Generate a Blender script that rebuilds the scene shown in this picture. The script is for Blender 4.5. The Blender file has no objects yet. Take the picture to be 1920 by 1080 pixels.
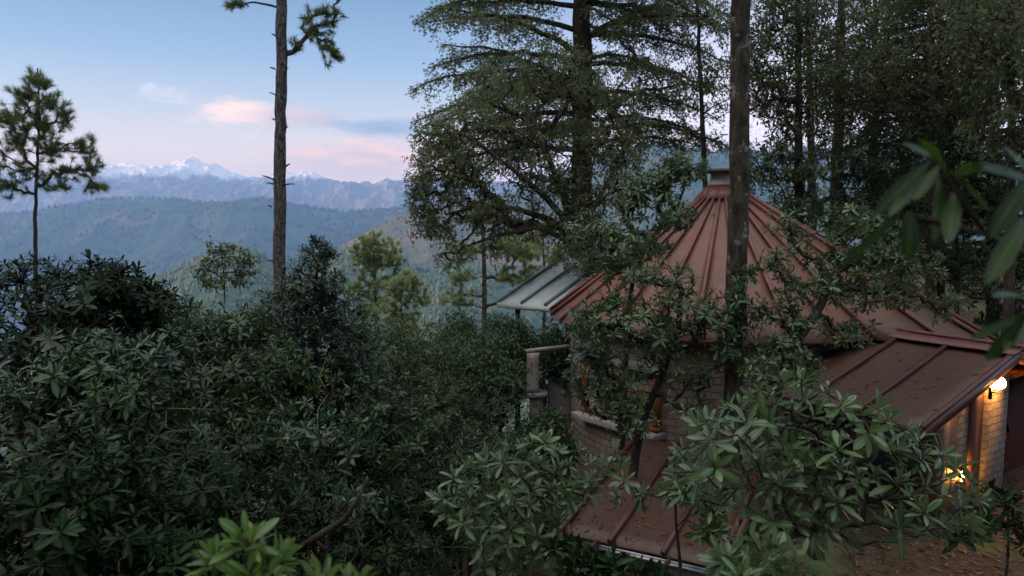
import bpy, math, random
import numpy as np
from mathutils import Vector

# ------------------------------------------------------------------ camera, world, sun, exposure
sc = bpy.context.scene
COL = sc.collection
CAMZ, PITCH, F = 5.2, math.radians(5.71), 1400.0
cp, sp = math.cos(PITCH), math.sin(PITCH)
cam_d = bpy.data.cameras.new('camera')
cam = bpy.data.objects.new('camera', cam_d)
COL.objects.link(cam)
cam.location = (0, 0, CAMZ)
cam.rotation_euler = (math.pi / 2 - PITCH, 0, 0)
cam_d.sensor_width = 36.0
cam_d.lens = 36.0 * F / 1920
cam_d.clip_start = 0.05
cam_d.clip_end = 40000
cam_d.dof.use_dof = True
cam_d.dof.focus_distance = 9.5
cam_d.dof.aperture_fstop = 2.9
sc.camera = cam

SUN_EL, SUN_AZ = math.radians(7.0), math.radians(-110.0)      # azimuth from +Y towards +X
SKY = dict(nishita=0.04, ramp=0.80)
EXPOSURE = 0.70

def P(px, py, y):
    """World point seen at a photo pixel, at forward distance y."""
    a = (px - 960) / F; b = (540 - py) / F
    d = np.array([a, cp + b * sp, -sp + b * cp])
    return np.array([0, 0, CAMZ]) + d * (y / d[1])

def Pz(px, py, z):
    a = (px - 960) / F; b = (540 - py) / F
    d = np.array([a, cp + b * sp, -sp + b * cp])
    return np.array([0, 0, CAMZ]) + d * ((z - CAMZ) / d[2])

def azel(px, py):
    d = P(px, py, 1.0) - np.array([0, 0, CAMZ]); d /= np.linalg.norm(d)
    return math.degrees(math.atan2(d[0], d[1])), math.degrees(math.asin(d[2]))

class NT:
    """small node-tree helper"""
    def __init__(s, nt):
        s.nt = nt
    def n(s, t, **kw):
        o = s.nt.nodes.new(t)
        for k, v in kw.items():
            setattr(o, k, v)
        return o
    def set(s, sock, v):
        if isinstance(v, bpy.types.NodeSocket):
            s.nt.links.new(v, sock)
        elif v is not None:
            if hasattr(sock.default_value, '__len__') and not hasattr(v, '__len__'):
                sock.default_value = (v, v, v)
            elif hasattr(sock.default_value, '__len__') and len(sock.default_value) == 4 and len(v) == 3:
                sock.default_value = (*v, 1)
            else:
                sock.default_value = v
    def m(s, op, a, b=0.0, c=None, clamp=False):
        o = s.n('ShaderNodeMath', operation=op, use_clamp=clamp)
        s.set(o.inputs[0], a); s.set(o.inputs[1], b)
        if c is not None:
            s.set(o.inputs[2], c)
        return o.outputs[0]
    def sstep(s, x, a, b):
        o = s.n('ShaderNodeMapRange', interpolation_type='SMOOTHSTEP')
        s.set(o.inputs[0], x); s.set(o.inputs[1], a); s.set(o.inputs[2], b)
        return o.outputs[0]
    def mix(s, f, a, b, blend='MIX'):
        o = s.n('ShaderNodeMix', data_type='RGBA', blend_type=blend)
        s.set(o.inputs[0], f); s.set(o.inputs[6], a); s.set(o.inputs[7], b)
        return o.outputs[2]
    def noise(s, vec, scale, detail=4, rough=0.55, dist=0.0):
        o = s.n('ShaderNodeTexNoise')
        if vec is not None:
            s.set(o.inputs['Vector'], vec)
        s.set(o.inputs['Scale'], scale); s.set(o.inputs['Detail'], detail)
        s.set(o.inputs['Roughness'], rough); s.set(o.inputs['Distortion'], dist)
        return o.outputs[0]
    def ramp(s, f, stops):
        o = s.n('ShaderNodeValToRGB')
        s.set(o.inputs[0], f)
        e = o.color_ramp.elements
        while len(e) < len(stops):
            e.new(0.5)
        for k, (p, c) in enumerate(stops):
            e[k].position = p
            e[k].color = (*c, 1) if hasattr(c, '__len__') else (c, c, c, 1)
        return o.outputs[0]
    def vec(s, x, y, z=0.0):
        o = s.n('ShaderNodeCombineXYZ')
        s.set(o.inputs[0], x); s.set(o.inputs[1], y); s.set(o.inputs[2], z)
        return o.outputs[0]

def build_world():
    w = bpy.data.worlds.new('World'); sc.world = w; w.use_nodes = True
    w.node_tree.nodes.clear()
    T = NT(w.node_tree)
    sky = T.n('ShaderNodeTexSky', sky_type='NISHITA', sun_disc=False, sun_elevation=SUN_EL,
              sun_rotation=SUN_AZ, altitude=2200, air_density=1.0, dust_density=1.2, ozone_density=1.5)
    g = T.n('ShaderNodeTexCoord').outputs['Generated']
    sep = T.n('ShaderNodeSeparateXYZ'); T.set(sep.inputs[0], g)
    x, y, z = sep.outputs
    el = T.m('MULTIPLY', T.m('ARCSINE', z), 57.29578)
    az = T.m('MULTIPLY', T.m('ARCTAN2', x, y), 57.29578)
    t = T.m('DIVIDE', el, 90.0, clamp=True)
    base = T.ramp(t, [(0.0, (1.3, .74, .50)), (0.022, (1.25, .74, .52)), (0.045, (.92, .64, .53)), (0.08, (.50, .49, .52)),
                      (0.12, (.25, .345, .48)), (0.18, (.115, .205, .345)), (0.27, (.20, .29, .42)), (0.42, (.42, .45, .50)), (0.68, (1.0, .98, .94)), (1.0, (1.75, 1.66, 1.50))])
    warm = T.sstep(az, -8, 22)
    low = T.m('SUBTRACT', 1.0, T.sstep(el, 4, 22))
    base = T.mix(T.m('MULTIPLY', T.m('MULTIPLY', warm, low), 0.85), base, (1.05, .84, .92))
    sdot = T.m('MAXIMUM', T.m('ADD', T.m('MULTIPLY', x, math.sin(SUN_AZ)), T.m('MULTIPLY', y, math.cos(SUN_AZ))), 0.0)
    glow = T.m('MULTIPLY', T.m('POWER', sdot, 1.5), T.sstep(el, 14, 38))
    base = T.mix(glow, base, (2.4, 2.15, 1.95))
    # faint high cirrus bands near the horizon, then single clouds
    v = T.vec(T.m('MULTIPLY', az, 0.09), T.m('MULTIPLY', el, 0.55))
    nz = T.noise(v, 1.0, 5, 0.6)
    v2 = T.vec(T.m('MULTIPLY', az, 0.36), T.m('MULTIPLY', el, 1.15), 3.1)
    nf = T.noise(v2, 1.3, 6, 0.62, 0.4)
    nw = T.noise(v2, 0.6, 3, 0.5)
    band = T.m('MULTIPLY', T.sstep(nz, 0.50, 0.72), T.m('MULTIPLY', T.sstep(el, 1.5, 4.0), T.m('SUBTRACT', 1.0, T.sstep(el, 6.0, 9.5))))
    col = T.mix(T.m('MULTIPLY', band, 0.35), base, (.74, .58, .57))
    # (px, py, half width px, half height px, softness, lit colour, shade colour, shade side, opacity)
    clouds = [(455, 212, 100, 25, .8, (1.08, .70, .54), (.42, .34, .40), 1, 1.0),
              (560, 218, 85, 22, .8, (.66, .46, .43), (.31, .29, .37), 1, 1.0),
              (725, 240, 95, 22, .8, (.30, .33, .44), (.24, .26, .38), 0, 1.0),
              (305, 174, 44, 15, 1.3, (.80, .68, .68), (.6, .55, .6), 0, .6),
              (468, 260, 22, 11, 1.2, (.88, .76, .74), (.7, .62, .64), 0, .7),
              (680, 300, 200, 44, .7, (1.08, .60, .42), (.74, .44, .38), 0, .95),
              (1010, 300, 190, 60, 1.0, (.86, .64, .64), (.66, .52, .58), 0, .6)]
    for px, py, hw, hh, soft, lit, shade, side, op in clouds:
        a0, e0 = azel(px, py)
        wa = math.degrees(hw / F); we = math.degrees(hh / F)
        dx = T.m('DIVIDE', T.m('SUBTRACT', az, a0), wa)
        dy = T.m('DIVIDE', T.m('SUBTRACT', el, e0), we)
        q = T.m('SQRT', T.m('ADD', T.m('MULTIPLY', dx, dx), T.m('MULTIPLY', dy, dy)))
        q = T.m('ADD', q, T.m('MULTIPLY', T.m('SUBTRACT', nf, 0.5), 2.2 * soft))
        q = T.m('ADD', q, T.m('MULTIPLY', T.m('SUBTRACT', nw, 0.5), .7 * soft))
        mask = T.m('MULTIPLY', T.m('SUBTRACT', 1.0, T.sstep(q, 0.25, 1.15)), op)
        if side:
            sh = T.sstep(T.m('ADD', T.m('SUBTRACT', T.m('MULTIPLY', dx, .7), T.m('MULTIPLY', dy, .3)), T.m('MULTIPLY', T.m('SUBTRACT', nf, .5), 1.5)), -.1, 1.0)
        else:
            sh = T.sstep(nf, .35, .65)
        col = T.mix(mask, col, T.mix(sh, lit, shade))
    ns = T.mix(1.0, sky.outputs[0], (SKY['nishita'],) * 3, 'MULTIPLY')
    cs = T.mix(1.0, col, (SKY['ramp'],) * 3, 'MULTIPLY')
    tot = T.mix(1.0, cs, ns, 'ADD')
    bg = T.n('ShaderNodeBackground'); T.set(bg.inputs[0], tot); bg.inputs[1].default_value = 1.0
    out = T.n('ShaderNodeOutputWorld')
    w.node_tree.links.new(bg.outputs[0], out.inputs[0])
    w.cycles.sampling_method = 'MANUAL'; w.cycles.sample_map_resolution = 512
build_world()

sun_d = bpy.data.lights.new('sun', 'SUN'); sun = bpy.data.objects.new('sun', sun_d); COL.objects.link(sun)
sun_d.energy = 5.0; sun_d.angle = math.radians(0.5); sun_d.color = (1.0, .54, .35)
sd = Vector((math.sin(SUN_AZ) * math.cos(SUN_EL), math.cos(SUN_AZ) * math.cos(SUN_EL), math.sin(SUN_EL)))
sun.rotation_euler = sd.to_track_quat('Z', 'Y').to_euler()

sc.view_settings.view_transform = 'Standard'; sc.view_settings.look = 'None'
sc.view_settings.exposure = EXPOSURE; sc.view_settings.gamma = 1.0
sc.view_settings.use_curve_mapping = False
cy = sc.cycles
cy.max_bounces = 6; cy.diffuse_bounces = 3; cy.glossy_bounces = 2; cy.transmission_bounces = 3
cy.transparent_max_bounces = 4; cy.volume_bounces = 1
cy.sample_clamp_indirect = 4.0; cy.use_denoising = True
cy.caustics_reflective = False; cy.caustics_refractive = False

# ------------------------------------------------------------------ numpy noise
_R = np.random.default_rng(11).random((256, 256))
def vnoise(x, y):
    xi = np.floor(x).astype(int); yi = np.floor(y).astype(int)
    fx = x - xi; fy = y - yi
    fx = fx * fx * (3 - 2 * fx); fy = fy * fy * (3 - 2 * fy)
    a = _R[xi % 256, yi % 256]; b = _R[(xi + 1) % 256, yi % 256]
    c = _R[xi % 256, (yi + 1) % 256]; d = _R[(xi + 1) % 256, (yi + 1) % 256]
    return (a * (1 - fx) + b * fx) * (1 - fy) + (c * (1 - fx) + d * fx) * fy
def fbm(x, y, oct=5, gain=.5, ridged=False):
    s = 0; a = 1; tot = 0
    for k in range(oct):
        n = vnoise(x + 17.3 * k, y + 9.1 * k)
        if ridged:
            n = 1 - np.abs(2 * n - 1)
        s = s + a * n; tot += a; a *= gain; x = x * 2.03; y = y * 2.03
    return s / tot
def ss(a, b, x):
    t = np.clip((np.asarray(x, float) - a) / (b - a), 0, 1)
    return t * t * (3 - 2 * t)

# ------------------------------------------------------------------ mesh helpers
class MB:
    def __init__(s):
        s.v = []; s.q = []; s.t = []; s.ng = []; s.n = 0; s.col = []; s.uv = {}
    def add(s, v, quads=None, tris=None, ngons=None, col=None):
        v = np.asarray(v, float).reshape(-1, 3)
        if quads is not None and len(quads): s.q.append(np.asarray(quads, int) + s.n)
        if tris is not None and len(tris): s.t.append(np.asarray(tris, int) + s.n)
        if ngons:
            s.ng += [[i + s.n for i in f] for f in ngons]
        s.v.append(v); s.n += len(v)
        s.col.append(np.zeros((len(v), 4)) if col is None else col)
        return s
    def box(s, c, size, ax=None):
        """box centred at c, full size, optional 3 axis vectors"""
        ax = np.eye(3) if ax is None else np.asarray(ax, float)
        h = np.asarray(size, float) / 2
        sg = np.array([[i, j, k] for k in (-1, 1) for j in (-1, 1) for i in (-1, 1)], float)
        v = np.asarray(c, float) + (sg * h) @ ax
        return s.add(v, [(0, 2, 3, 1), (4, 5, 7, 6), (0, 1, 5, 4), (2, 6, 7, 3), (0, 4, 6, 2), (1, 3, 7, 5)])
    def bar(s, a, b, w, h, up=(0, 0, 1)):
        a = np.asarray(a, float); b = np.asarray(b, float)
        d = b - a; L = np.linalg.norm(d); d /= L
        u = np.asarray(up, float); sd_ = np.cross(d, u); sd_ /= np.linalg.norm(sd_); u = np.cross(sd_, d)
        return s.box((a + b) / 2, (L, w, h), [d, sd_, u])
    def tube(s, pts, rad, k=10, cap=True):
        pts = np.asarray(pts, float); n = len(pts)
        rad = np.broadcast_to(np.asarray(rad, float), (n,))
        tg = np.gradient(pts, axis=0); tg /= np.linalg.norm(tg, axis=1)[:, None] + 1e-9
        ref = np.array([0.0, 0, 1]) if abs(tg[0][2]) < .9 else np.array([1.0, 0, 0])
        u = np.cross(tg, ref); u /= np.linalg.norm(u, axis=1)[:, None] + 1e-9
        w = np.cross(tg, u)
        th = np.linspace(0, 2 * np.pi, k, endpoint=False)
        v = pts[:, None] + rad[:, None, None] * (np.cos(th)[None, :, None] * u[:, None] + np.sin(th)[None, :, None] * w[:, None])
        i = np.arange(n - 1)[:, None] * k; j = np.arange(k)[None]
        j2 = (j + 1) % k
        q = np.stack([i + j, i + j2, i + k + j2, i + k + j], -1).reshape(-1, 4)
        ng = [list(range(k))[::-1], list(range((n - 1) * k, n * k))] if cap else None
        return s.add(v, q, ngons=ng)
    def lathe(s, prof, c, k=32):
        th = np.linspace(0, 2 * np.pi, k, endpoint=False); prof = np.asarray(prof, float)
        v = np.stack([prof[:, 0, None] * np.cos(th), prof[:, 0, None] * np.sin(th), np.repeat(prof[:, 1, None], k, 1)], -1) + np.asarray(c, float)
        n = len(prof); i = np.arange(n - 1)[:, None] * k; j = np.arange(k)[None]; j2 = (j + 1) % k
        return s.add(v, np.stack([i + j, i + j2, i + k + j2, i + k + j], -1).reshape(-1, 4),
                     ngons=[list(range(k))[::-1], list(range((n - 1) * k, n * k))])
    def build(s, name, mat, parent=None, origin=None, smooth=False, attr=False, bevel=0):
        me = bpy.data.meshes.new(name)
        v = np.concatenate(s.v)
        if origin is not None: v = v - np.asarray(origin)
        parts = []; tot = []
        if s.q:
            q = np.concatenate(s.q); parts.append(q.ravel()); tot.append(np.full(len(q), 4))
        if s.t:
            t = np.concatenate(s.t); parts.append(t.ravel()); tot.append(np.full(len(t), 3))
        for f in s.ng:
            parts.append(np.array(f)); tot.append(np.array([len(f)]))
        idx = np.concatenate(parts); tot = np.concatenate(tot)
        me.vertices.add(len(v)); me.vertices.foreach_set('co', v.astype(np.float32).ravel())
        me.loops.add(len(idx)); me.loops.foreach_set('vertex_index', idx.astype(np.int32))
        me.polygons.add(len(tot))
        me.polygons.foreach_set('loop_start', np.concatenate([[0], np.cumsum(tot)[:-1]]).astype(np.int32))
        me.polygons.foreach_set('loop_total', tot.astype(np.int32))
        if attr:
            a = me.attributes.new('ld', 'FLOAT_COLOR', 'POINT')
            a.data.foreach_set('color', np.concatenate(s.col).astype(np.float32).ravel())
        me.update(calc_edges=True)
        if smooth:
            me.polygons.foreach_set('use_smooth', np.ones(len(tot), bool))
        me.materials.append(mat)
        o = bpy.data.objects.new(name, me); COL.objects.link(o)
        if parent is not None: o.parent = parent
        if bevel:
            b = o.modifiers.new('bevel', 'BEVEL'); b.width = bevel; b.segments = 2; b.limit_method = 'ANGLE'
        return o

def thing(name, loc, label, cat, group=None):
    o = bpy.data.objects.new(name, None); COL.objects.link(o)
    o.location = tuple(float(a) for a in loc); o['label'] = label; o['category'] = cat
    o.empty_display_size = .2
    if group: o['group'] = group
    return o
def tag(o, label=None, cat=None, group=None, kind=None):
    if label: o['label'] = label
    if cat: o['category'] = cat
    if group: o['group'] = group
    if kind: o['kind'] = kind
    return o

# ------------------------------------------------------------------ materials
def newmat(name):
    m = bpy.data.materials.new(name); m.use_nodes = True
    m.node_tree.nodes.clear()
    return m, NT(m.node_tree)
def finish(T, shader, disp=None):
    o = T.n('ShaderNodeOutputMaterial'); T.nt.links.new(shader, o.inputs[0])
def prin(T, base, rough=.6, spec=.5, normal=None, metal=0.0, **kw):
    b = T.n('ShaderNodeBsdfPrincipled')
    T.set(b.inputs['Base Color'], base); T.set(b.inputs['Roughness'], rough)
    T.set(b.inputs['Specular IOR Level'], spec); T.set(b.inputs['Metallic'], metal)
    if normal is not None: T.set(b.inputs['Normal'], normal)
    for k, v in kw.items(): T.set(b.inputs[k], v)
    return b.outputs[0]
def bump(T, h, strength=.5, dist=.02):
    b = T.n('ShaderNodeBump'); T.set(b.inputs['Height'], h); b.inputs['Strength'].default_value = strength
    b.inputs['Distance'].default_value = dist
    return b.outputs[0]

def leaf_mat(name, dark, light, under, rough=.38, spec=.5, transl=.25, yellow=.02, midrib=.35, tcol=None):
    m, T = newmat(name)
    a = T.n('ShaderNodeAttribute', attribute_name='ld')
    sep = T.n('ShaderNodeSeparateColor'); T.set(sep.inputs[0], a.outputs['Color'])
    rnd, ac, al = sep.outputs[0], sep.outputs[1], sep.outputs[2]
    c = T.mix(rnd, dark, light)
    c = T.mix(T.m('MULTIPLY', T.m('GREATER_THAN', rnd, 1 - yellow), .8), c, (.20, .17, .035))
    c = T.mix(T.m('MULTIPLY', T.m('SUBTRACT', 1.0, T.sstep(ac, .05, .22)), midrib), c, tuple(min(1, 2.6 * k + .02) for k in light))
    geo = T.n('ShaderNodeNewGeometry')
    c = T.mix(T.m('MULTIPLY', geo.outputs['Backfacing'], .8), c, under)
    r = T.m('ADD', rough, T.m('MULTIPLY', geo.outputs['Backfacing'], .3))
    s = prin(T, c, r, spec)
    tr = T.n('ShaderNodeBsdfTranslucent'); T.set(tr.inputs[0], tcol or tuple(k * 1.6 for k in light))
    ms = T.n('ShaderNodeMixShader'); ms.inputs[0].default_value = transl
    T.nt.links.new(s, ms.inputs[1]); T.nt.links.new(tr.outputs[0], ms.inputs[2])
    finish(T, ms.outputs[0])
    return m

def bark_mat(name, c1, c2, scale=12, lichen=0.0, lcol=(.30, .32, .28), plates=False):
    m, T = newmat(name)
    co = T.n('ShaderNodeTexCoord').outputs['Object']
    mp = T.n('ShaderNodeMapping'); T.set(mp.inputs[0], co); mp.inputs['Scale'].default_value = (1, 1, .35)
    n1 = T.noise(mp.outputs[0], scale, 6, .65, .3)
    c = T.mix(T.sstep(n1, .3, .7), c1, c2)
    h = n1
    if plates:
        vo = T.n('ShaderNodeTexVoronoi', feature='DISTANCE_TO_EDGE'); T.set(vo.inputs['Vector'], mp.outputs[0]); vo.inputs['Scale'].default_value = scale * 1.6
        crack = T.sstep(vo.outputs[0], .0, .12)
        c = T.mix(T.m('ADD', .45, T.m('MULTIPLY', crack, .55)), tuple(k * .4 for k in c1), c)
        h = T.m('ADD', crack, T.m('MULTIPLY', n1, .6))
    if lichen:
        n2 = T.noise(co, scale * .45, 5, .7)
        c = T.mix(T.m('MULTIPLY', T.sstep(n2, .56, .66), lichen), c, lcol)
    finish(T, prin(T, c, .9, .2, bump(T, h, 1.0, .06)))
    return m

def sheet_mat(name, c1, c2, stain, rough=.5, streak=.35, pale=(.42, .36, .33), spec=.4, moss=False):
    """painted sheet metal, weathered: blotches, rusty stains, chalky scuffs"""
    m, T = newmat(name)
    co = T.n('ShaderNodeTexCoord').outputs['Object']
    n1 = T.noise(co, .9, 8, .68, .5); n2 = T.noise(co, 5.0, 8, .75, .3); n3 = T.noise(co, 22.0, 5, .7)
    c = T.mix(T.sstep(n1, .3, .72), c1, c2)
    c = T.mix(T.m('MULTIPLY', T.sstep(n2, .52, .75), streak), c, stain)
    sc_ = T.m('MULTIPLY', T.sstep(n3, .60, .72), T.sstep(n1, .48, .68))
    c = T.mix(T.m('MULTIPLY', sc_, .55), c, pale)
    n4 = T.noise(co, 2.6, 8, .8, .6)
    c = T.mix(T.m('MULTIPLY', T.sstep(n4, .56, .68), .55), c, tuple(k * .45 for k in c2))
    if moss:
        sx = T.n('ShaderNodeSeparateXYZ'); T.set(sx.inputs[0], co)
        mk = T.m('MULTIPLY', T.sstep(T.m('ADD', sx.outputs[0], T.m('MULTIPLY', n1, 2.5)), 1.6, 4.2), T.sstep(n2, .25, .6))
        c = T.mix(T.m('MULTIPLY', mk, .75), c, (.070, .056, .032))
    r = T.m('ADD', rough, T.m('MULTIPLY', T.m('SUBTRACT', n2, .5), .35))
    finish(T, prin(T, c, r, spec, bump(T, T.m('ADD', n1, T.m('MULTIPLY', n2, .15)), .25, .03)))
    return m

def brick_mat(name, c1, c2, mortar, w=.42, h=.15, rough=.9, warp=.02):
    m, T = newmat(name)
    uv = T.n('ShaderNodeUVMap').outputs[0]
    nv = T.n('ShaderNodeTexNoise'); T.set(nv.inputs['Vector'], uv); nv.inputs['Scale'].default_value = 5
    vm = T.n('ShaderNodeVectorMath', operation='SCALE'); T.set(vm.inputs[0], nv.outputs['Color']); vm.inputs['Scale'].default_value = warp * 2
    va = T.n('ShaderNodeVectorMath', operation='ADD'); T.set(va.inputs[0], uv); T.set(va.inputs[1], vm.outputs[0])
    b = T.n('ShaderNodeTexBrick'); T.set(b.inputs['Vector'], va.outputs[0])
    b.inputs['Scale'].default_value = 1; b.inputs['Mortar Size'].default_value = .012; b.inputs['Mortar Smooth'].default_value = .3
    b.inputs['Brick Width'].default_value = w; b.inputs['Row Height'].default_value = h
    T.set(b.inputs['Color1'], c1); T.set(b.inputs['Color2'], c2); T.set(b.inputs['Mortar'], mortar)
    n1 = T.noise(uv, 9, 6, .7)
    n0 = T.noise(uv, 1.2, 4, .6)
    c = T.mix(T.m('MULTIPLY', T.sstep(n1, .35, .75), .75), b.outputs[0], tuple(k * .45 for k in c1))
    c = T.mix(T.m('MULTIPLY', T.sstep(n0, .5, .7), .35), c, (.16, .13, .10))
    hgt = T.m('ADD', T.m('MULTIPLY', T.m('SUBTRACT', 1.0, b.outputs[1]), 1.0), T.m('MULTIPLY', n1, .5))
    finish(T, prin(T, c, rough, .25, bump(T, hgt, .9, .025)))
    return m

def plain_mat(name, c1, c2, scale=6, rough=.7, spec=.35, bstr=.3, metal=0.0, stretch=(1, 1, 1)):
    m, T = newmat(name)
    co = T.n('ShaderNodeTexCoord').outputs['Object']
    mp = T.n('ShaderNodeMapping'); T.set(mp.inputs[0], co); mp.inputs['Scale'].default_value = stretch
    n1 = T.noise(mp.outputs[0], scale, 6, .65, .2)
    c = T.mix(T.sstep(n1, .3, .7), c1, c2)
    finish(T, prin(T, c, rough, spec, bump(T, n1, bstr, .01), metal))
    return m

def emit_mat(name, col, strength):
    m, T = newmat(name)
    e = T.n('ShaderNodeEmission'); T.set(e.inputs[0], col); e.inputs[1].default_value = strength
    finish(T, e.outputs[0])
    return m

def glass_mat(name):
    m, T = newmat(name)
    finish(T, prin(T, (.02, .022, .025), .06, .6))
    return m

M = dict(
    rhodo=leaf_mat('rhododendron_leaf', (.002, .010, .002), (.036, .098, .016), (.026, .042, .013), .37, .42, .12, .018),
    rhodo_warm=leaf_mat('rhododendron_warm_leaf', (.004, .012, .002), (.062, .100, .014), (.040, .045, .015), .38, .42, .14, .03),
    rhodo_blue=leaf_mat('rhododendron_blue_leaf', (.002, .011, .004), (.026, .074, .024), (.024, .04, .02), .34, .5, .12, .012),
    rhodo_cool=leaf_mat('rhododendron_cool_leaf', (.018, .052, .014), (.115, .185, .072), (.13, .16, .09), .31, .62, .2, .018),
    rhodo_shaded=leaf_mat('rhododendron_shaded_leaf', (.0006, .0035, .0006), (.014, .044, .007), (.010, .018, .005), .42, .14, .08, .012),  # leaf darkened for the shaded bushes; the shade is put into its colour
    rhodo_olive=leaf_mat('rhododendron_olive_leaf', (.012, .030, .005), (.085, .120, .022), (.09, .105, .045), .48, .2, .2, .05),
    young=leaf_mat('young_rhododendron_leaf', (.035, .085, .014), (.10, .18, .034), (.11, .15, .06), .36, .5, .35, .0, .5),
    near=leaf_mat('broad_near_leaf', (.005, .020, .003), (.026, .062, .009), (.05, .07, .045), .42, .35, .3, .0, .5),
    oak=leaf_mat('oak_leaf', (.032, .054, .022), (.145, .175, .080), (.15, .165, .10), .42, .45, .44, .02, .1),
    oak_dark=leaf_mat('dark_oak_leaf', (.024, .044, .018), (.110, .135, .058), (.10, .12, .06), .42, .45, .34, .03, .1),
    laurel=leaf_mat('laurel_leaf', (.008, .026, .008), (.050, .098, .030), (.07, .09, .05), .38, .4, .2, .012, .15),
    pine=leaf_mat('pine_needle', (.060, .105, .040), (.15, .19, .07), (.12, .16, .06), .5, .3, .35, .0, .0),
    pine_skylit=leaf_mat('skylit_pine_needle', (.15, .21, .080), (.30, .35, .165), (.25, .3, .14), .55, .3, .4, .0, .0),  # needles lightened for pines open to the sky; that light sits in the colour
    cedar=leaf_mat('cedar_needle', (.058, .092, .040), (.165, .195, .09), (.13, .16, .08), .5, .3, .36, .0, .0),
    bark=bark_mat('rhododendron_bark', (.034, .025, .020), (.085, .064, .052), 14, .25),
    twig=bark_mat('bare_grey_twig', (.10, .085, .072), (.24, .21, .185), 18, .2),
    bark_dark=bark_mat('dark_bark', (.035, .027, .022), (.085, .066, .052), 10, .2, (.12, .14, .09)),
    bark_grey=bark_mat('mossy_grey_bark', (.020, .016, .012), (.100, .082, .064), 11, .9, (.25, .25, .215)),
    bark_pine=bark_mat('scaly_pine_bark', (.074, .066, .066), (.27, .243, .238), 11, .45, (.33, .30, .28), True),
    bark_red=bark_mat('reddish_bark', (.085, .055, .042), (.19, .13, .10), 8, .15, (.2, .18, .14), True),
    bark_cedar=bark_mat('cedar_bark', (.045, .040, .026), (.10, .088, .05), 8, .5, (.10, .115, .05), True),
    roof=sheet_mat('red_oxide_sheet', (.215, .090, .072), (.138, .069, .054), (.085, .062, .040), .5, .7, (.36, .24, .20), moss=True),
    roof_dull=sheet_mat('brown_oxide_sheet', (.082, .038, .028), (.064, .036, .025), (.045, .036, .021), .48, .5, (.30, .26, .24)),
    rib=sheet_mat('red_roof_batten', (.215, .082, .070), (.15, .062, .054), (.13, .06, .05), .45, .4, (.40, .28, .26)),
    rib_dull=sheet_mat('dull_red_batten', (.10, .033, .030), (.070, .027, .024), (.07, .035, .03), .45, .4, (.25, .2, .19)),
    flash=sheet_mat('ridge_flashing', (.16, .058, .060), (.12, .045, .045), (.2, .15, .14), .42, .6, (.6, .6, .6)),
    grey_roof=sheet_mat('grey_green_sheet', (.42, .49, .47), (.56, .61, .585), (.27, .31, .27), .34, .6, (.72, .74, .72)),
    grey_rib=sheet_mat('grey_green_batten', (.10, .135, .135), (.14, .18, .175), (.07, .08, .07), .45, .4, (.3, .3, .3)),
    brick=brick_mat('pinkish_stone_course', (.44, .34, .30), (.33, .245, .21), (.10, .08, .07), warp=.045),
    column=brick_mat('grey_stone_course', (.23, .195, .165), (.18, .15, .125), (.11, .09, .075), .3, .13),
    pier=plain_mat('rubble_stone', (.24, .20, .185), (.40, .35, .33), 5, .9, .2, .8),
    slab=plain_mat('grey_slab_stone', (.20, .21, .235), (.33, .34, .36), 5, .8, .3, .4),
    sill=plain_mat('white_sill_plaster', (.27, .255, .235), (.42, .40, .37), 7, .8, .3, .2),
    plaster=plain_mat('pale_plaster', (.36, .32, .29), (.50, .46, .42), 3, .9, .2, .3),
    wood=plain_mat('orange_window_wood', (.26, .085, .022), (.40, .15, .045), 9, .45, .4, .2, 0, (1, 1, .15)),
    door=plain_mat('dark_red_door_wood', (.040, .008, .006), (.070, .016, .010), 7, .8, .12, .3, 0, (1, 1, .12)),
    post=plain_mat('dark_brown_wood', (.045, .018, .012), (.085, .035, .022), 9, .55, .35, .2, 0, (1, 1, .15)),
    gutter=plain_mat('galvanised_gutter', (.14, .15, .165), (.26, .28, .30), 5, .35, .5, .1, .85),
    chimney=plain_mat('whitewashed_flue', (.40, .38, .36), (.58, .56, .53), 5, .85, .2, .4),
    cap=plain_mat('mossy_slate', (.06, .065, .055), (.13, .13, .11), 6, .85, .25, .5),
    metal=plain_mat('black_lamp_metal', (.012, .011, .01), (.03, .025, .02), 20, .4, .5, .1, .6),
    glass=glass_mat('dark_window_glass'),
    globe=emit_mat('lit_globe_glass', (1.0, .44, .11), 120.0),
    bulb=emit_mat('lit_lantern_glass', (1.0, .40, .06), 230.0),
)

# ------------------------------------------------------------------ terrain
def gz(x, y):
    x = np.asarray(x, float); y = np.asarray(y, float)
    r = np.hypot(x, y); az = np.degrees(np.arctan2(x, y))
    z = 3.3 * (1 - ss(0, 9, y))
    z = z - 2.6 * ss(4.6, -3, x) * ss(3, 10, y) - 0.9 * ss(-2, -12, x)
    z = z + 2.6 * ss(19, 38, y) * ss(6, 15, x)
    z = z + 15 * ss(-2, -30, y) * ss(400, 60, r) + 9 * ss(-8.5, -20, x) * ss(13, 5, y) * ss(400, 60, r)  # unseen rise behind the camera and bank beside it, added to block sky light
    fwd = np.maximum(0, y - (21 + 34 * ss(6, 15, x)))
    z = z - 420 * (1 - np.exp(-fwd * .42 / 420))
    z = z - 150 * ss(600, 2500, r) * (np.abs(az) < 90)
    # unseen hillside added west of the garden to keep the sun off it
    hill = ss(-52, -84, az) * ss(174, 140, np.abs(az)) * ss(25, 150, r) * (1 - ss(200, 420, r))
    z = z + 74 * hill
    z = z + (fbm(x * .35, y * .35, 4) - .5) * .5 * ss(6, 12, r) + (fbm(x * .02, y * .02, 4) - .5) * 14 * ss(60, 300, r)
    return z

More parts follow.
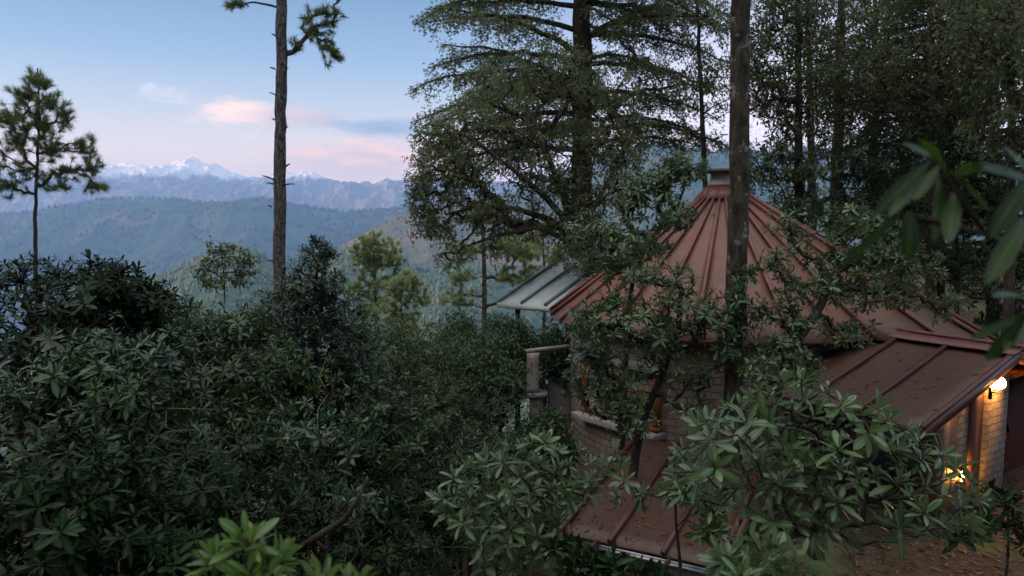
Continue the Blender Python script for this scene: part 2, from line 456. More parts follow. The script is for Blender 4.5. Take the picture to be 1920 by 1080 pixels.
def ground():
    nA, nR = 300, 190
    az = np.radians(np.linspace(-180, 180, nA + 1)[:-1])
    azd = np.degrees(az)
    rmax = 420 + 8300 * (ss(-52, -42, azd) * ss(52, 42, azd))
    t = np.linspace(0, 1, nR)
    r = 1.2 * (rmax[:, None] / 1.2) ** t[None]
    x = r * np.sin(az)[:, None]; y = r * np.cos(az)[:, None]
    z = gz(x, y)
    v = np.stack([x, y, z], -1)
    i = np.arange(nA)[:, None]; i2 = (i + 1) % nA; j = np.arange(nR - 1)[None]
    q = np.stack([i * nR + j, i * nR + j + 1, i2 * nR + j + 1, i2 * nR + j], -1).reshape(-1, 4)
    b = MB(); b.add(v, q, ngons=[[k * nR for k in range(nA)]])
    m, T = newmat('forest_floor')
    co = T.n('ShaderNodeTexCoord').outputs['Object']
    n1 = T.noise(co, .5, 6, .65); n2 = T.noise(co, 6, 6, .7); n3 = T.noise(co, 28, 4, .7)
    c = T.mix(T.sstep(n2, .35, .7), (.036, .024, .016), (.075, .054, .038))
    c = T.mix(T.m('MULTIPLY', T.sstep(n1, .50, .62), .75), c, (.075, .095, .035))
    c = T.mix(T.m('MULTIPLY', T.sstep(n3, .55, .7), .5), c, (.10, .072, .05))
    cam_far = T.n('ShaderNodeVectorMath', operation='LENGTH'); T.set(cam_far.inputs[0], co)
    c = T.mix(T.sstep(cam_far.outputs['Value'], 60, 250), c, T.mix(T.sstep(T.noise(co, .02, 6, .6), .4, .6), (.045, .070, .035), (.085, .10, .05)))
    finish(T, prin(T, c, .95, .15, bump(T, T.m('ADD', n2, n3), .6, .04)))
    o = b.build('ground', m, smooth=True); tag(o, kind='structure')
ground()

def hillmat(name, c1, c2, c3, s1, s2, t3=(.6, .72)):
    m, T = newmat(name)
    co = T.n('ShaderNodeTexCoord').outputs['Object']
    n1 = T.noise(co, s1, 8, .65, .4); n2 = T.noise(co, s2, 6, .7)
    c = T.mix(T.sstep(n2, .35, .65), c1, c2)
    c = T.mix(T.sstep(n1, *t3), c, c3)
    finish(T, prin(T, c, .95, .1, bump(T, n2, .8, 1.2 / s2 * .12)))
    return m

def hill(name, pts, Y, front, back, base, mat, nx=260, ny=110, spur=.35, freq=1.0, seed=0, crest=.05, power=1.0, ridged=True, iso=.8, x0=None, x1=None):
    """a ridge whose skyline passes through photo pixels pts at distance Y; slopes down to base over front / back metres"""
    px = np.array([p[0] for p in pts], float); py = np.array([p[1] for p in pts], float)
    cx = []; cz = []
    for a, b_ in zip(px, py):
        p = P(a, b_, Y); cx.append(p[0]); cz.append(p[2])
    xs = np.linspace(cx[0] if x0 is None else x0, cx[-1] if x1 is None else x1, nx)
    H = np.interp(xs, cx, cz)
    ys = np.concatenate([np.linspace(-front, 0, ny), np.linspace(0, back, ny // 4)[1:]])
    X, D = np.meshgrid(xs, ys, indexing='ij')
    u = np.where(D < 0, -D / front, D / back)
    prof = (1 - u) ** power
    Hh = np.repeat(H[:, None], len(ys), 1)
    rel = (Hh - base)
    sx = freq * X / front; sy = freq * D / front
    warp = (fbm(sx * .7 + seed, sy * .7, 3) - .5) * 1.2
    n = fbm(sx * 2.0 + warp + seed, sy * iso + warp + 3.3, 7, .52, ridged) - .55
    edge = np.clip(u / .25, 0, 1) * np.clip((1 - u) / .08, 0, 1)
    Z = base + rel * prof + rel * spur * n * (crest + (1 - crest) * edge)
    # jagged crest
    Z += rel * crest * .55 * (fbm(sx * 6 + seed, sy * 6, 4, .6, ridged) - .55) * (1 - edge)
    v = np.stack([X, Y + D, Z], -1)
    n2 = len(ys); i = np.arange(nx - 1)[:, None]; j = np.arange(n2 - 1)[None]
    q = np.stack([i * n2 + j, (i + 1) * n2 + j, (i + 1) * n2 + j + 1, i * n2 + j + 1], -1).reshape(-1, 4)
    b = MB(); b.add(v, q)
    o = b.build(name, mat, smooth=True); tag(o, kind='structure')
    return xs, Y + ys, Z

def snowmat():
    m, T = newmat('snow_and_rock')
    co = T.n('ShaderNodeTexCoord').outputs['Object']
    sep = T.n('ShaderNodeSeparateXYZ'); T.set(sep.inputs[0], co)
    geo = T.n('ShaderNodeNewGeometry'); sn = T.n('ShaderNodeSeparateXYZ'); T.set(sn.inputs[0], geo.outputs['Normal'])
    mp = T.n('ShaderNodeMapping'); T.set(mp.inputs[0], co); mp.inputs['Scale'].default_value = (1, 1, .5)
    n1 = T.noise(mp.outputs[0], .006, 8, .7, .5)
    hgt = T.m('ADD', sep.outputs[2], T.m('MULTIPLY', T.m('SUBTRACT', n1, .5), 330))
    snow = T.sstep(hgt, 300, 385)
    n2 = T.noise(mp.outputs[0], .02, 6, .7)
    rock = T.mix(n2, (.12, .115, .13), (.23, .205, .21))
    c = T.mix(snow, rock, (.80, .78, .80))
    finish(T, prin(T, c, .8, .2, bump(T, n2, .6, 12)))
    return m
hill('snow_mountains', [(-180, 340), (-80, 312), (-10, 308), (40, 322), (100, 335), (150, 325), (190, 310), (215, 316),
     (262, 310), (300, 314), (330, 310), (362, 300), (385, 316), (405, 312), (440, 326), (480, 338), (520, 334), (560, 330), (585, 326),
     (612, 340), (640, 345), (672, 342), (690, 337), (702, 345), (730, 341), (762, 337), (810, 346), (900, 338), (1000, 348), (1150, 340), (1300, 352)],
     7400, 2100, 600, -300, snowmat(), 1000, 260, .55, 3.0, 4.2, .20, 1.0, iso=2.0)
mr = hill('forested_ridge', [(-200, 408), (-60, 405), (0, 404), (60, 402), (110, 396), (160, 386), (200, 376), (260, 374), (320, 376), (380, 382), (430, 386),
     (480, 376), (500, 374), (520, 382), (560, 386), (640, 399), (700, 396), (745, 392), (800, 384), (900, 392), (1000, 380), (1200, 372), (1500, 380), (1900, 390)],
     4600, 2500, 560, -600, hillmat('ridge_forest', (.035, .060, .035), (.060, .080, .045), (.16, .12, .075), .0022, .03, (.60, .68)), 520, 150, .50, 2.0, 1.7, .03, .95)
rh = hill('blue_hill', [(860, 400), (960, 362), (1040, 330), (1110, 300), (1160, 286), (1212, 268), (1260, 280), (1330, 284), (1400, 290), (1500, 280), (1640, 270), (1800, 262), (2050, 270), (2300, 300)],
     3000, 1500, 500, -420, hillmat('hill_forest', (.035, .060, .038), (.060, .080, .05), (.11, .10, .06), .003, .035), 260, 100, .25, 1.6, 7.1, .03)
bh = hill('brown_hill', [(540, 560), (600, 500), (650, 455), (700, 428), (740, 404), (780, 390), (830, 380), (900, 372), (1000, 380), (1060, 384), (1200, 380), (1400, 390), (1600, 400), (1900, 420)],
     2500, 1150, 500, -480, hillmat('bare_hill', (.050, .070, .038), (.085, .085, .045), (.145, .105, .072), .0045, .06, (.50, .60)), 240, 90, .22, 1.5, 12.4, .02)
gh = hill('green_hill', [(120, 640), (200, 580), (270, 536), (330, 508), (400, 476), (440, 466), (480, 474), (520, 494), (570, 510), (620, 478), (660, 468), (720, 480), (800, 508), (860, 500), (950, 520), (1100, 560)],
     1500, 700, 400, -330, hillmat('hill_pines', (.045, .075, .035), (.075, .105, .05), (.12, .11, .06), .01, .12), 220, 80, .18, 1.3, 21.0, .02)

def far_forest(name, label, grid, n, hh, seed, mat, umax=1.0, crestn=0, kk=6):
    """thousands of conical and rounded tree tops standing on a hill, one mass"""
    xs, ys, Z = grid; g = np.random.default_rng(seed)
    nx, ny = Z.shape; nf = int(np.argmin(np.abs(ys - ys[0]) * 0 + np.arange(ny) * 0))
    ncrest = int(np.argmax(Z.mean(0)))
    fi = g.random(n) * (nx - 1.01); fj = (1 - g.random(n) ** 1.3 * umax) * ncrest
    if crestn:
        fi[:crestn] = g.random(crestn) * (nx - 1.01); fj[:crestn] = ncrest - g.random(crestn) * 1.5
    i = fi.astype(int); j = np.clip(fj.astype(int), 0, ny - 2); a = fi - i; b_ = fj - j
    z = Z[i, j] * (1 - a) * (1 - b_) + Z[i + 1, j] * a * (1 - b_) + Z[i, j + 1] * (1 - a) * b_ + Z[i + 1, j + 1] * a * b_
    x = np.interp(fi, np.arange(nx), xs); y = np.interp(fj, np.arange(ny), ys)
    keep = fbm(x * 14 / (xs[-1] - xs[0]) * 3, y * 14 / (xs[-1] - xs[0]) * 3, 4) > .42
    keep[:crestn] = fbm(x[:crestn] * 40 / (xs[-1] - xs[0]), y[:crestn] * 0, 2) > .38
    x, y, z = x[keep], y[keep], z[keep]; n = len(x)
    H = hh * g.uniform(.35, 1.3, n); R = H * g.uniform(.22, .42, n)
    prof = np.array([(.55, .12), (1.0, .35), (.72, .65), (.12, 1.0)])
    th = np.linspace(0, 2 * np.pi, kk, endpoint=False)
    jit = g.uniform(.65, 1.3, (n, 4, kk))
    rr = R[:, None, None] * prof[None, :, 0, None] * jit
    ph = th[None, None] + g.random(n)[:, None, None] * 6
    v = np.stack([x[:, None, None] + rr * np.cos(ph), y[:, None, None] + rr * np.sin(ph),
                  z[:, None, None] - .08 * hh + H[:, None, None] * prof[None, :, 1, None] * g.uniform(.93, 1.07, (n, 4, kk))], -1)
    k = np.arange(n)[:, None, None] * 4 * kk; l = np.arange(3)[None, :, None] * kk; mm_ = np.arange(kk)[None, None]; m2 = (mm_ + 1) % kk
    q = np.stack([k + l + mm_, k + l + m2, k + l + kk + m2, k + l + kk + mm_], -1).reshape(-1, 4)
    b = MB(); c = np.zeros((v.reshape(-1, 3).shape[0], 4)); c[:, 0] = np.repeat(g.random(n), 4 * kk); c[:, 1] = .6
    b.add(v, q, col=c)
    o = b.build(name, mat, attr=True); tag(o, label, 'forest', kind='stuff')
fm = leaf_mat('far_forest_foliage', (.030, .055, .030), (.065, .090, .045), (.04, .06, .03), .8, .1, .0, .0, .0)
fm2 = leaf_mat('hill_pine_foliage', (.070, .115, .045), (.15, .185, .085), (.10, .14, .05), .8, .1, .0, .0, .0)
far_forest('ridge_forest', 'dense forest covering the long blue ridge below the snow peaks', mr, 22000, 22, 1, fm, .95, 1300)
far_forest('blue_hill_forest', 'forest covering the high blue hill behind the chimney', rh, 3000, 22, 2, fm, .8, 400)
far_forest('brown_hill_scrub', 'scattered trees dotting the bare brown hillside', bh, 4200, 10, 3, fm2, .9, 260)
far_forest('green_hill_forest', 'pine forest covering the low green hill', gh, 9000, 11, 4, fm2, .9, 420, 5)

# ------------------------------------------------------------------ the round house
AX = np.array([4.9, 17.5])
def polar(phi, r, z):
    a = math.radians(phi)
    return np.array([AX[0] + r * math.sin(a), AX[1] - r * math.cos(a), z])
def set_uv(o, uvs):
    me = o.data; l = me.uv_layers.new(name='UVMap')
    vi = np.zeros(len(me.loops), np.int32); me.loops.foreach_get('vertex_index', vi)
    l.data.foreach_set('uv', np.asarray(uvs, np.float32)[vi].ravel())
def box_uv(o):
    """UV by facing: metres along the wall and height"""
    me = o.data; l = me.uv_layers.new(name='UVMap')
    for p in me.polygons:
        n = p.normal
        h = Vector((-n.y, n.x, 0)); h = h.normalized() if h.length > .3 else Vector((1, 0, 0))
        for li in p.loop_indices:
            c = me.vertices[me.loops[li].vertex_index].co
            l.data[li].uv = (c.dot(h), c.z if abs(n.z) < .7 else c.y)

def sheet(b, c00, c10, c11, c01, th=.03, nu=6, nv=6, sag=.012, seed=0):
    """a slightly dented sheet with thickness; corners in order around"""
    g = np.random.default_rng(seed)
    c00, c10, c11, c01 = [np.asarray(k, float) for k in (c00, c10, c11, c01)]
    n = np.cross(c10 - c00, c01 - c00); n /= np.linalg.norm(n)
    if n[2] < 0: n = -n
    u = np.linspace(0, 1, nu + 1)[:, None, None]; v = np.linspace(0, 1, nv + 1)[None, :, None]
    top = (1 - u) * (1 - v) * c00 + u * (1 - v) * c10 + u * v * c11 + (1 - u) * v * c01
    d = g.normal(0, sag, (nu + 1, nv + 1))
    top = top + n * d[..., None]
    bot = top - n * th
    a = nv + 1; N = (nu + 1) * (nv + 1)
    q = []
    for i in range(nu):
        for j in range(nv):
            f = [i * a + j, (i + 1) * a + j, (i + 1) * a + j + 1, i * a + j + 1]
            q.append(f); q.append([k + N for k in f][::-1])
    for i in range(nu):
        q.append([i * a, i * a + N, (i + 1) * a + N, (i + 1) * a]); e = nv
        q.append([i * a + e, (i + 1) * a + e, (i + 1) * a + e + N, i * a + e + N])
    for j in range(nv):
        q.append([j, j + 1, j + 1 + N, j + N]); e = nu * a
        q.append([e + j, e + j + N, e + j + 1 + N, e + j + 1])
    b.add(np.concatenate([top.reshape(-1, 3), bot.reshape(-1, 3)]), q)

def house():
    base = np.array([AX[0], AX[1], 0.0])
    t = thing('round_house', base, 'round stone house under a red conical sheet-metal roof with low brown side roofs', 'house')
    # wall: drum with course stones
    R = 3.5; k = 120; zz = np.linspace(-4.2, 2.95, 12)
    th = np.radians(np.linspace(-180, 180, k + 1))
    v = np.stack([AX[0] + R * np.sin(th)[:, None] + 0 * zz, AX[1] - R * np.cos(th)[:, None] + 0 * zz, zz[None] + 0 * th[:, None]], -1)
    n = len(zz); i = np.arange(k)[:, None]; j = np.arange(n - 1)[None]
    b = MB(); b.add(v, np.stack([i * n + j, (i + 1) * n + j, (i + 1) * n + j + 1, i * n + j + 1], -1).reshape(-1, 4))
    o = b.build('wall', M['brick'], t, base, smooth=True)
    set_uv(o, np.stack([(th[:, None] * R + 0 * zz), zz[None] + 0 * th[:, None]], -1).reshape(-1, 2))
    # conical roof: 32 panels between battens, longer on the porch side
    NR = 28; apex = np.array([AX[0], AX[1], 5.93])
    def eave(phi):
        phi = (phi + 180) % 360 - 180
        w = ss(36, 47, phi) * ss(150, 122, phi)
        return polar(phi, 4.0 + 1.75 * w, 2.82 - .38 * w)
    phis = np.array([-180 + 360 / NR * q for q in range(NR)]) + 4.0
    b = MB()
    for q in range(NR):
        a, c = phis[q], phis[q] + 360 / NR
        sheet(b, apex, apex, eave(c), eave(a), .035, 8, 4, .006, q) if False else None
        ea, ec = eave(a), eave(c); ta, tc = apex + .08 * (ea - apex), apex + .08 * (ec - apex)
        sheet(b, ta, tc, ec, ea, .03, 3, 10, .010, q)
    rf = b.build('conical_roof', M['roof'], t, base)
    for q in range(NR):
        g = random.Random(q)
        e = eave(phis[q]); d = e - apex
        a = apex + .10 * d; c = apex + 1.005 * d + np.array([0, 0, 0])
        nup = np.array([0, 0, .055])
        mid = (a + c) / 2 + np.array([0, 0, g.uniform(-.015, .015)])
        bb = MB(); pts = np.array([a, a * .6 + mid * .4, mid, mid * .5 + c * .5, c]) + nup
        bb.tube(pts, [.032, .037, .040, .043, .045], 8)
        bb.build('roof_batten', M['rib'], rf, base, smooth=True)
    # collar under the flue
    b = MB(); kk = 10
    for q in range(kk):
        a = math.radians(360 / kk * q + 9); c = math.radians(360 / kk * (q + 1) + 9)
        p = lambda an, r, z: np.array([AX[0] + r * math.sin(an), AX[1] - r * math.cos(an), z])
        sheet(b, p(a, .30, 5.90), p(c, .30, 5.90), p(c, .64, 5.54), p(a, .64, 5.54), .02, 2, 2, .004, q)
    b.build('roof_collar', M['rib'], rf, base)
    b = MB(); b.lathe([(.36, 5.84), (.34, 5.90), (.29, 5.93), (.28, 6.10), (.29, 6.13)], (AX[0], AX[1], 0), 20)
    ch = b.build('chimney', M['chimney'], rf, base, smooth=False)
    b = MB(); b.lathe([(.48, 6.132), (.55, 6.145), (.56, 6.18), (.50, 6.215), (.2, 6.22)], (AX[0], AX[1], 0), 14)
    # (a rough slate slab)
    cpo = b.build('chimney_cap', M['cap'], t, base)
    # eave fascia ring shadow board
    b = MB()
    for q in range(NR):
        a, c = phis[q], phis[q] + 360 / NR
        pa, pc = eave(a) * .94 + apex * .06, eave(c) * .94 + apex * .06
        b.bar(pa - [0, 0, .08], pc - [0, 0, .08], .04, .12)
    b.build('eave_board', M['post'], t, base)
    # window in the drum
    ph = -51; ang = math.radians(ph)
    nrm = np.array([math.sin(ang), -math.cos(ang), 0]); tg = np.array([math.cos(ang), math.sin(ang), 0]); up = np.array([0, 0, 1.0])
    c0 = polar(ph, 3.36, 1.46); W_, H_ = 2.05, 1.10
    fr = MB()
    def wb(b, u, w, du, dw, dn=.12, off=.0):
        b.box(c0 + tg * u + up * w + nrm * off, (du, dn, dw), [tg, nrm, up])
    wb(fr, 0, H_ / 2, W_ + .16, .09, .3); wb(fr, 0, -H_ / 2, W_ + .16, .09, .3)
    for u in (-W_ / 2, -W_ / 6, W_ / 6, W_ / 2): wb(fr, u, 0, .085, H_ - .094, .26)
    for u in (-W_ / 3, 0, W_ / 3): wb(fr, u, .18, W_ / 3 - .09, .045, .1, .04)
    f = fr.build('window', M['wood'], t, base)
    for u in (-W_ / 3, 0, W_ / 3):
        gl = MB(); wb(gl, u, 0, W_ / 3 - .09, H_ - .1, .02, .01); gl.build('pane', M['glass'], f, base)
    s_ = MB(); s_.box(c0 + up * (-H_ / 2 - .125) + nrm * .1, (W_ + .3, .45, .13), [tg, nrm, up]); s_.build('window_sill', M['sill'], t, base, bevel=.015)
    s_ = MB(); s_.box(c0 + up * (H_ / 2 + .135) + nrm * .07, (W_ + .4, .36, .17), [tg, nrm, up]); s_.build('lintel', M['slab'], t, base, bevel=.015)
    # low lean-to roof
    ga = Pz(1050, 998, .32); gb = Pz(1345, 1064, .32)
    hdir = np.array([.50, .866, 0]); rise = np.array([0, 0, .62]); ln = 3.3
    ua = ga + hdir * ln + rise; ub = gb + hdir * ln + rise
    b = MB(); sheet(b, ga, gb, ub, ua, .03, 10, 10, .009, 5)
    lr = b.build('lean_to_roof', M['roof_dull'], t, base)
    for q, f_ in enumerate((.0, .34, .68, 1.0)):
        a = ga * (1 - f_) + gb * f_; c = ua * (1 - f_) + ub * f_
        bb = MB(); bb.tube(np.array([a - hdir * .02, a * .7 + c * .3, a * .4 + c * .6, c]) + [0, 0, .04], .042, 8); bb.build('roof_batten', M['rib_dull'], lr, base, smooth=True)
    gd = (gb - ga) / np.linalg.norm(gb - ga)
    bb = MB(); th = np.linspace(math.pi, 2 * math.pi, 9)
    out = -hdir * .07 - np.array([0, 0, .05])
    ring = np.stack([np.cos(th) * .07, np.sin(th) * .07], -1); ring2 = np.stack([np.cos(th[::-1]) * .06, np.sin(th[::-1]) * .06], -1)
    sec = np.concatenate([ring, ring2])
    vs = [p + out + hdir * s0[0] + np.array([0, 0, s0[1]]) for p in (ga - gd * .05, gb + gd * .05) for s0 in sec]
    ns = len(sec)
    bb.add(vs, [(i, (i + 1) % ns, ns + (i + 1) % ns, ns + i) for i in range(ns)], ngons=[list(range(ns))[::-1], list(range(ns, 2 * ns))])
    bb.build('gutter', M['gutter'], t, base)
    for f_ in (.25, .72):
        p = ga * (1 - f_) + gb * f_ + out
        bb = MB(); bb.box(p + [0, 0, -.015], (.035, .17, .13), [gd, hdir, [0, 0, 1]]); bb.build('gutter_bracket', M['post'], t, base)
    b = MB(); w1 = ga + hdir * .45 + gd * .1; w2 = gb + hdir * .45 - gd * .1
    zb = -3.6
    wc = (w1 + w2) / 2
    b.box((wc[0], wc[1], (.18 + zb) / 2), (np.linalg.norm(w2 - w1), .25, .18 - zb), [gd, hdir, [0, 0, 1]])
    w3 = w1 + hdir * 2.9; wc = (w1 + hdir * .13 + w3) / 2
    b.box((wc[0], wc[1], (.20 + zb) / 2), (np.linalg.norm(w3 - w1) - .2, .22, .2 - zb), [hdir, -gd, [0, 0, 1]])
    b.build('lean_to_wall', M['plaster'], t, base)
    b = MB(); p = gb + hdir * .2 + gd * .12
    b.bar(gb + gd * .10 + [0, 0, -.04], ub + gd * .10 + [0, 0, -.04], .05, .22); b.build('barge_board', M['rib_dull'], t, base)
    # porch: gabled roof, ridge flashing, gable wall with door
    r0 = P(1640, 622, 14.6); r1 = P(1912, 662, 12.5)
    rd = r1 - r0; rd[2] = 0; rd /= np.linalg.norm(rd); fall = np.array([rd[1], -rd[0], 0])
    if fall[0] > 0: fall = -fall
    e1 = P(1765, 762, 11.35); sl = np.dot((e1 - r1)[:2], fall[:2]); 
    e1 = r1 + fall * sl + np.array([0, 0, e1[2] - r1[2]]); e0 = e1 + (r0 - r1)
    e0 = e0 + (e0 - e1) * .12; r0x = r0 + (r0 - r1) * .12
    ext = (e1 - r1) * .35; e1 = e1 + ext; e0 = e0 + ext
    b = MB(); sheet(b, e0, e1, r1, r0x, .03, 8, 8, .009, 9)
    m1 = np.array([-fall[0], -fall[1], 0]) * np.linalg.norm((e1 - r1)[:2]); oth = np.array([0, 0, (e1 - r1)[2]])
    sheet(b, r0x, r1, r1 + m1 + oth, r0x + m1 + oth, .03, 6, 6, .005, 10)
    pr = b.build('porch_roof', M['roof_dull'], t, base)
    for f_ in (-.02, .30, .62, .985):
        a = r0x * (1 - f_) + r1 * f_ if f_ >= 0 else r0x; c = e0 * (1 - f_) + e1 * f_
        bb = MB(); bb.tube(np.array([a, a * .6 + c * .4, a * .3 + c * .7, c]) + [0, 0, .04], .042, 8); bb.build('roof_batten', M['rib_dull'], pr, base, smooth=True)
    bb = MB(); sec = []
    fd = (e1 - r1) / np.linalg.norm(e1 - r1); fo = (m1 + oth) / np.linalg.norm(m1 + oth)
    q0 = r0x + [0, 0, .03]; q1 = r1 + rd * .04 + [0, 0, .03]
    sheet(bb, q0 + [0, 0, .07], q1 + [0, 0, .07], q1 + fd * .30 + [0, 0, .055], q0 + fd * .30 + [0, 0, .055], .02, 10, 2, .006, 3)
    sheet(bb, q0 + [0, 0, .07], q1 + [0, 0, .07], q1 + fo * .30 + [0, 0, .055], q0 + fo * .30 + [0, 0, .055], .02, 10, 2, .006, 4)
    bb.bar(q0 + [0, 0, .085], q1 + [0, 0, .085], .09, .06)
    bb.build('ridge_flashing', M['flash'], pr, base)
    # gable end: axes along the gable g (towards the camera side eave), outwards rd
    g = fall; upv = np.array([0, 0, 1.0])
    d1 = Pz(1866, 935, 0.0)
    wp = d1                                     # a point on the gable wall at floor level
    sdoor = np.dot(wp - r1, g)
    org = r1.copy(); org[2] = 0; dep = np.dot(wp - org, rd)
    def G(s_, dn, z): return org + g * s_ + rd * (dep + dn) + upv * z
    def gbox(b, s0, s1, z0, z1, d0, d1_): b.box(G((s0 + s1) / 2, (d0 + d1_) / 2, (z0 + z1) / 2), (abs(s1 - s0), abs(d1_ - d0), abs(z1 - z0)), [g, rd, upv])
    def s_at(px, py):
        # where the sight line meets the gable wall plane
        a = P(px, py, 1.0) - np.array([0, 0, CAMZ]); tt = np.dot(org + rd * dep - np.array([0, 0, CAMZ]), rd) / np.dot(a, rd)
        return np.dot(np.array([0, 0, CAMZ]) + a * tt - org, g)
    sd0 = s_at(1864, 860); sc1 = s_at(1828, 830); sl1 = s_at(1811, 830); sl2 = s_at(1782, 830)
    slope = -(e1 - r1)[2] / np.linalg.norm((e1 - r1)[:2])
    b = MB(); gbox(b, sd0, sc1, -.8, r1[2] - slope * abs(sc1) - .02, -.30, .16); o = b.build('stone_column', M['column'], t, base); box_uv(o)
    b = MB(); gbox(b, sc1 + .003, sl1, -.8, r1[2] - slope * abs(sl1) - .06, -.05, .10); b.build('corner_post', M['post'], t, base)
    b = MB(); gbox(b, sl1 + .003, sl2, -.8, r1[2] - slope * abs(sl2) - .06, -.10, .03); o = b.build('brick_panel', M['column'], t, base); box_uv(o)
    b = MB(); gbox(b, sl2 + .003, sl2 + .72, -.8, r1[2] - slope * abs(sl2 + .72) - .08, -.15, .09); b.build('dark_side_wall', M['post'], t, base)
    b = MB()
    gbox(b, -3.2, sd0 + .02, -.8, 2.2, -.60, -.36)
    b.build('porch_back_wall', M['door'], t, base)
    b = MB(); nb = 9; wd = .135
    for q in range(nb): gbox(b, sd0 - .02 - q * wd, sd0 - .02 - (q + 1) * wd + .008, .04, 2.08, -.33, -.28)
    dr = b.build('door', M['door'], t, base)
    b = MB()
    for zc in (.35, 1.05, 1.78): gbox(b, sd0 - .03, sd0 - .02 - nb * wd, zc - .06, zc + .06, -.277, -.25)
    a_, c_ = G(sd0 - .1, -.262, .42), G(sd0 - 1.1, -.262, 1.0); b.bar(a_, c_, .026, .10, upv)
    a_, c_ = G(sd0 - .1, -.262, 1.12), G(sd0 - 1.1, -.262, 1.72); b.bar(a_, c_, .026, .10, upv)
    b.build('door_brace', M['door'], dr, base)
    b = MB(); p = G(sd0 - .03 - 1.08, -.24, 1.12); b.box(p, (.04, .05, .16), [g, rd, upv]); b.build('handle', M['metal'], dr, base)
    b = MB()   # gable boards between wall and roof, soffit
    gbox(b, -3.0, sd0 - .003, 2.21, 2.32, -.40, .05)
    b.build('door_head', M['wood'], t, base)
    b = MB()
    ap = G(0, -.38, r1[2] - .06); l_ = G(1.6, -.38, r1[2] - .06 - slope * 1.6); r_ = G(-1.6, -.38, r1[2] - .06 - slope * 1.6)
    th = rd * .03
    b.add([ap, l_, r_, ap + th, l_ + th, r_ + th], [(0, 1, 4, 3), (1, 2, 5, 4), (2, 0, 3, 5)], [(0, 2, 1), (3, 4, 5)])
    b.build('gable_board', M['wood'], t, base)
    b = MB(); b.bar(r1 - rd * .02 + [0, 0, -.09], e1 - rd * .02 + [0, 0, -.09], .04, .15); b.bar(r1 - rd * .02 + [0, 0, -.09], r1 + m1 + oth - rd * .02 + [0, 0, -.09], .04, .15)
    b.build('barge_board', M['rib_dull'], t, base)
    # wall lamp on the stone column
    lp = P(1869, 718, 12.55)
    sL = np.dot(lp - org, g); dL = np.dot(lp - org, rd) - dep
    lt = thing('wall_lamp', lp, 'lit round white wall lamp glowing beside the dark red door', 'lamp')
    b = MB(); an = np.linspace(-math.pi / 2, math.pi / 2, 11)
    b.lathe([(max(.004, .135 * math.cos(a)), .115 * math.sin(a)) for a in an], lp, 20); b.build('globe', M['globe'], lt, lp, smooth=True)
    b = MB(); wpnt = lp + g * .17 - upv * .14
    b.box(wpnt - upv * .02 - rd * .02, (.07, .04, .20), [g, rd, upv]); b.tube([wpnt, wpnt + rd * .06 - g * .05, lp - upv * .15, lp - upv * .10], .018, 8)
    b.lathe([(.05, -.135), (.06, -.10), (.045, -.09)], lp, 12)
    b.build('bracket', M['metal'], lt, lp, smooth=True)
    # lantern at the foot of the brick panel
    q = G(s_at(1792, 866), 0.11, .80)
    lt = thing('lantern', q - [0, 0, .72], 'small glowing amber lantern low against the lit brick strip', 'lantern')
    b = MB(); b.tube([q + [0, 0, -.72], q + [0, 0, -.12]], .02, 8); b.lathe([(.07, -.12), (.07, -.10), (.02, -.09)], q, 10); b.lathe([(.08, .10), (.05, .14), (.01, .17)], q, 10)
    for a in range(4): b.bar(q + [.06 * math.cos(a * 1.571), .06 * math.sin(a * 1.571), -.1], q + [.06 * math.cos(a * 1.571), .06 * math.sin(a * 1.571), .1], .01, .01, (1, .3, 0))
    b.build('lantern_frame', M['metal'], lt, q - [0, 0, .72])
    b = MB(); b.lathe([(.01, -.09), (.03, -.05), (.035, 0), (.02, .05), (.005, .08)], q, 12); b.build('glass_bulb', M['bulb'], lt, q - [0, 0, .72], smooth=True)
house()

def veranda():
    a = P(935, 567, 20.0); z0 = a[2]
    e = np.array([.80, -.60, 0]); h = np.array([.60, .80, .33])
    b0 = a + e * 3.2; a1 = a + h * 3.2; b1 = b0 + h * 3.2
    base = np.array([a[0] + 1, a[1] + 1, float(gz(a[0] + 1, a[1] + 1))])
    t = thing('veranda', base, 'open veranda roofed with weathered grey-green metal sheets beside the red cone roof', 'veranda')
    b = MB(); sheet(b, a, b0, b1, a1, .035, 8, 8, .006, 2)
    rf = b.build('roof', M['grey_roof'], t, base)
    for f in (.0, .235, .47, .705, .94):
        p = a * (1 - f) + b0 * f; q = a1 * (1 - f) + b1 * f
        bb = MB(); bb.bar(p + [0, 0, .04], q + [0, 0, .04], .06, .07); bb.build('roof_batten', M['grey_rib'], rf, base)
    bb = MB(); bb.bar(a - e * .04 + [0, 0, -.07], b0 + [0, 0, -.07], .035, .13); bb.build('fascia', M['grey_roof'], t, base)
    for f in (.12, .62):
        p = a + e * 3.2 * f + h * .35
        bb = MB(); bb.box((p[0], p[1], (p[2] - .1 + base[2] - 1) / 2), (.14, .14, p[2] - .1 - base[2] + 1)); bb.build('post', M['post'], t, base)
    bb = MB(); bb.bar(a + h * .35 + [0, 0, -.14], b0 + h * .35 + [0, 0, -.14], .1, .12); bb.build('beam', M['post'], t, base)
veranda()

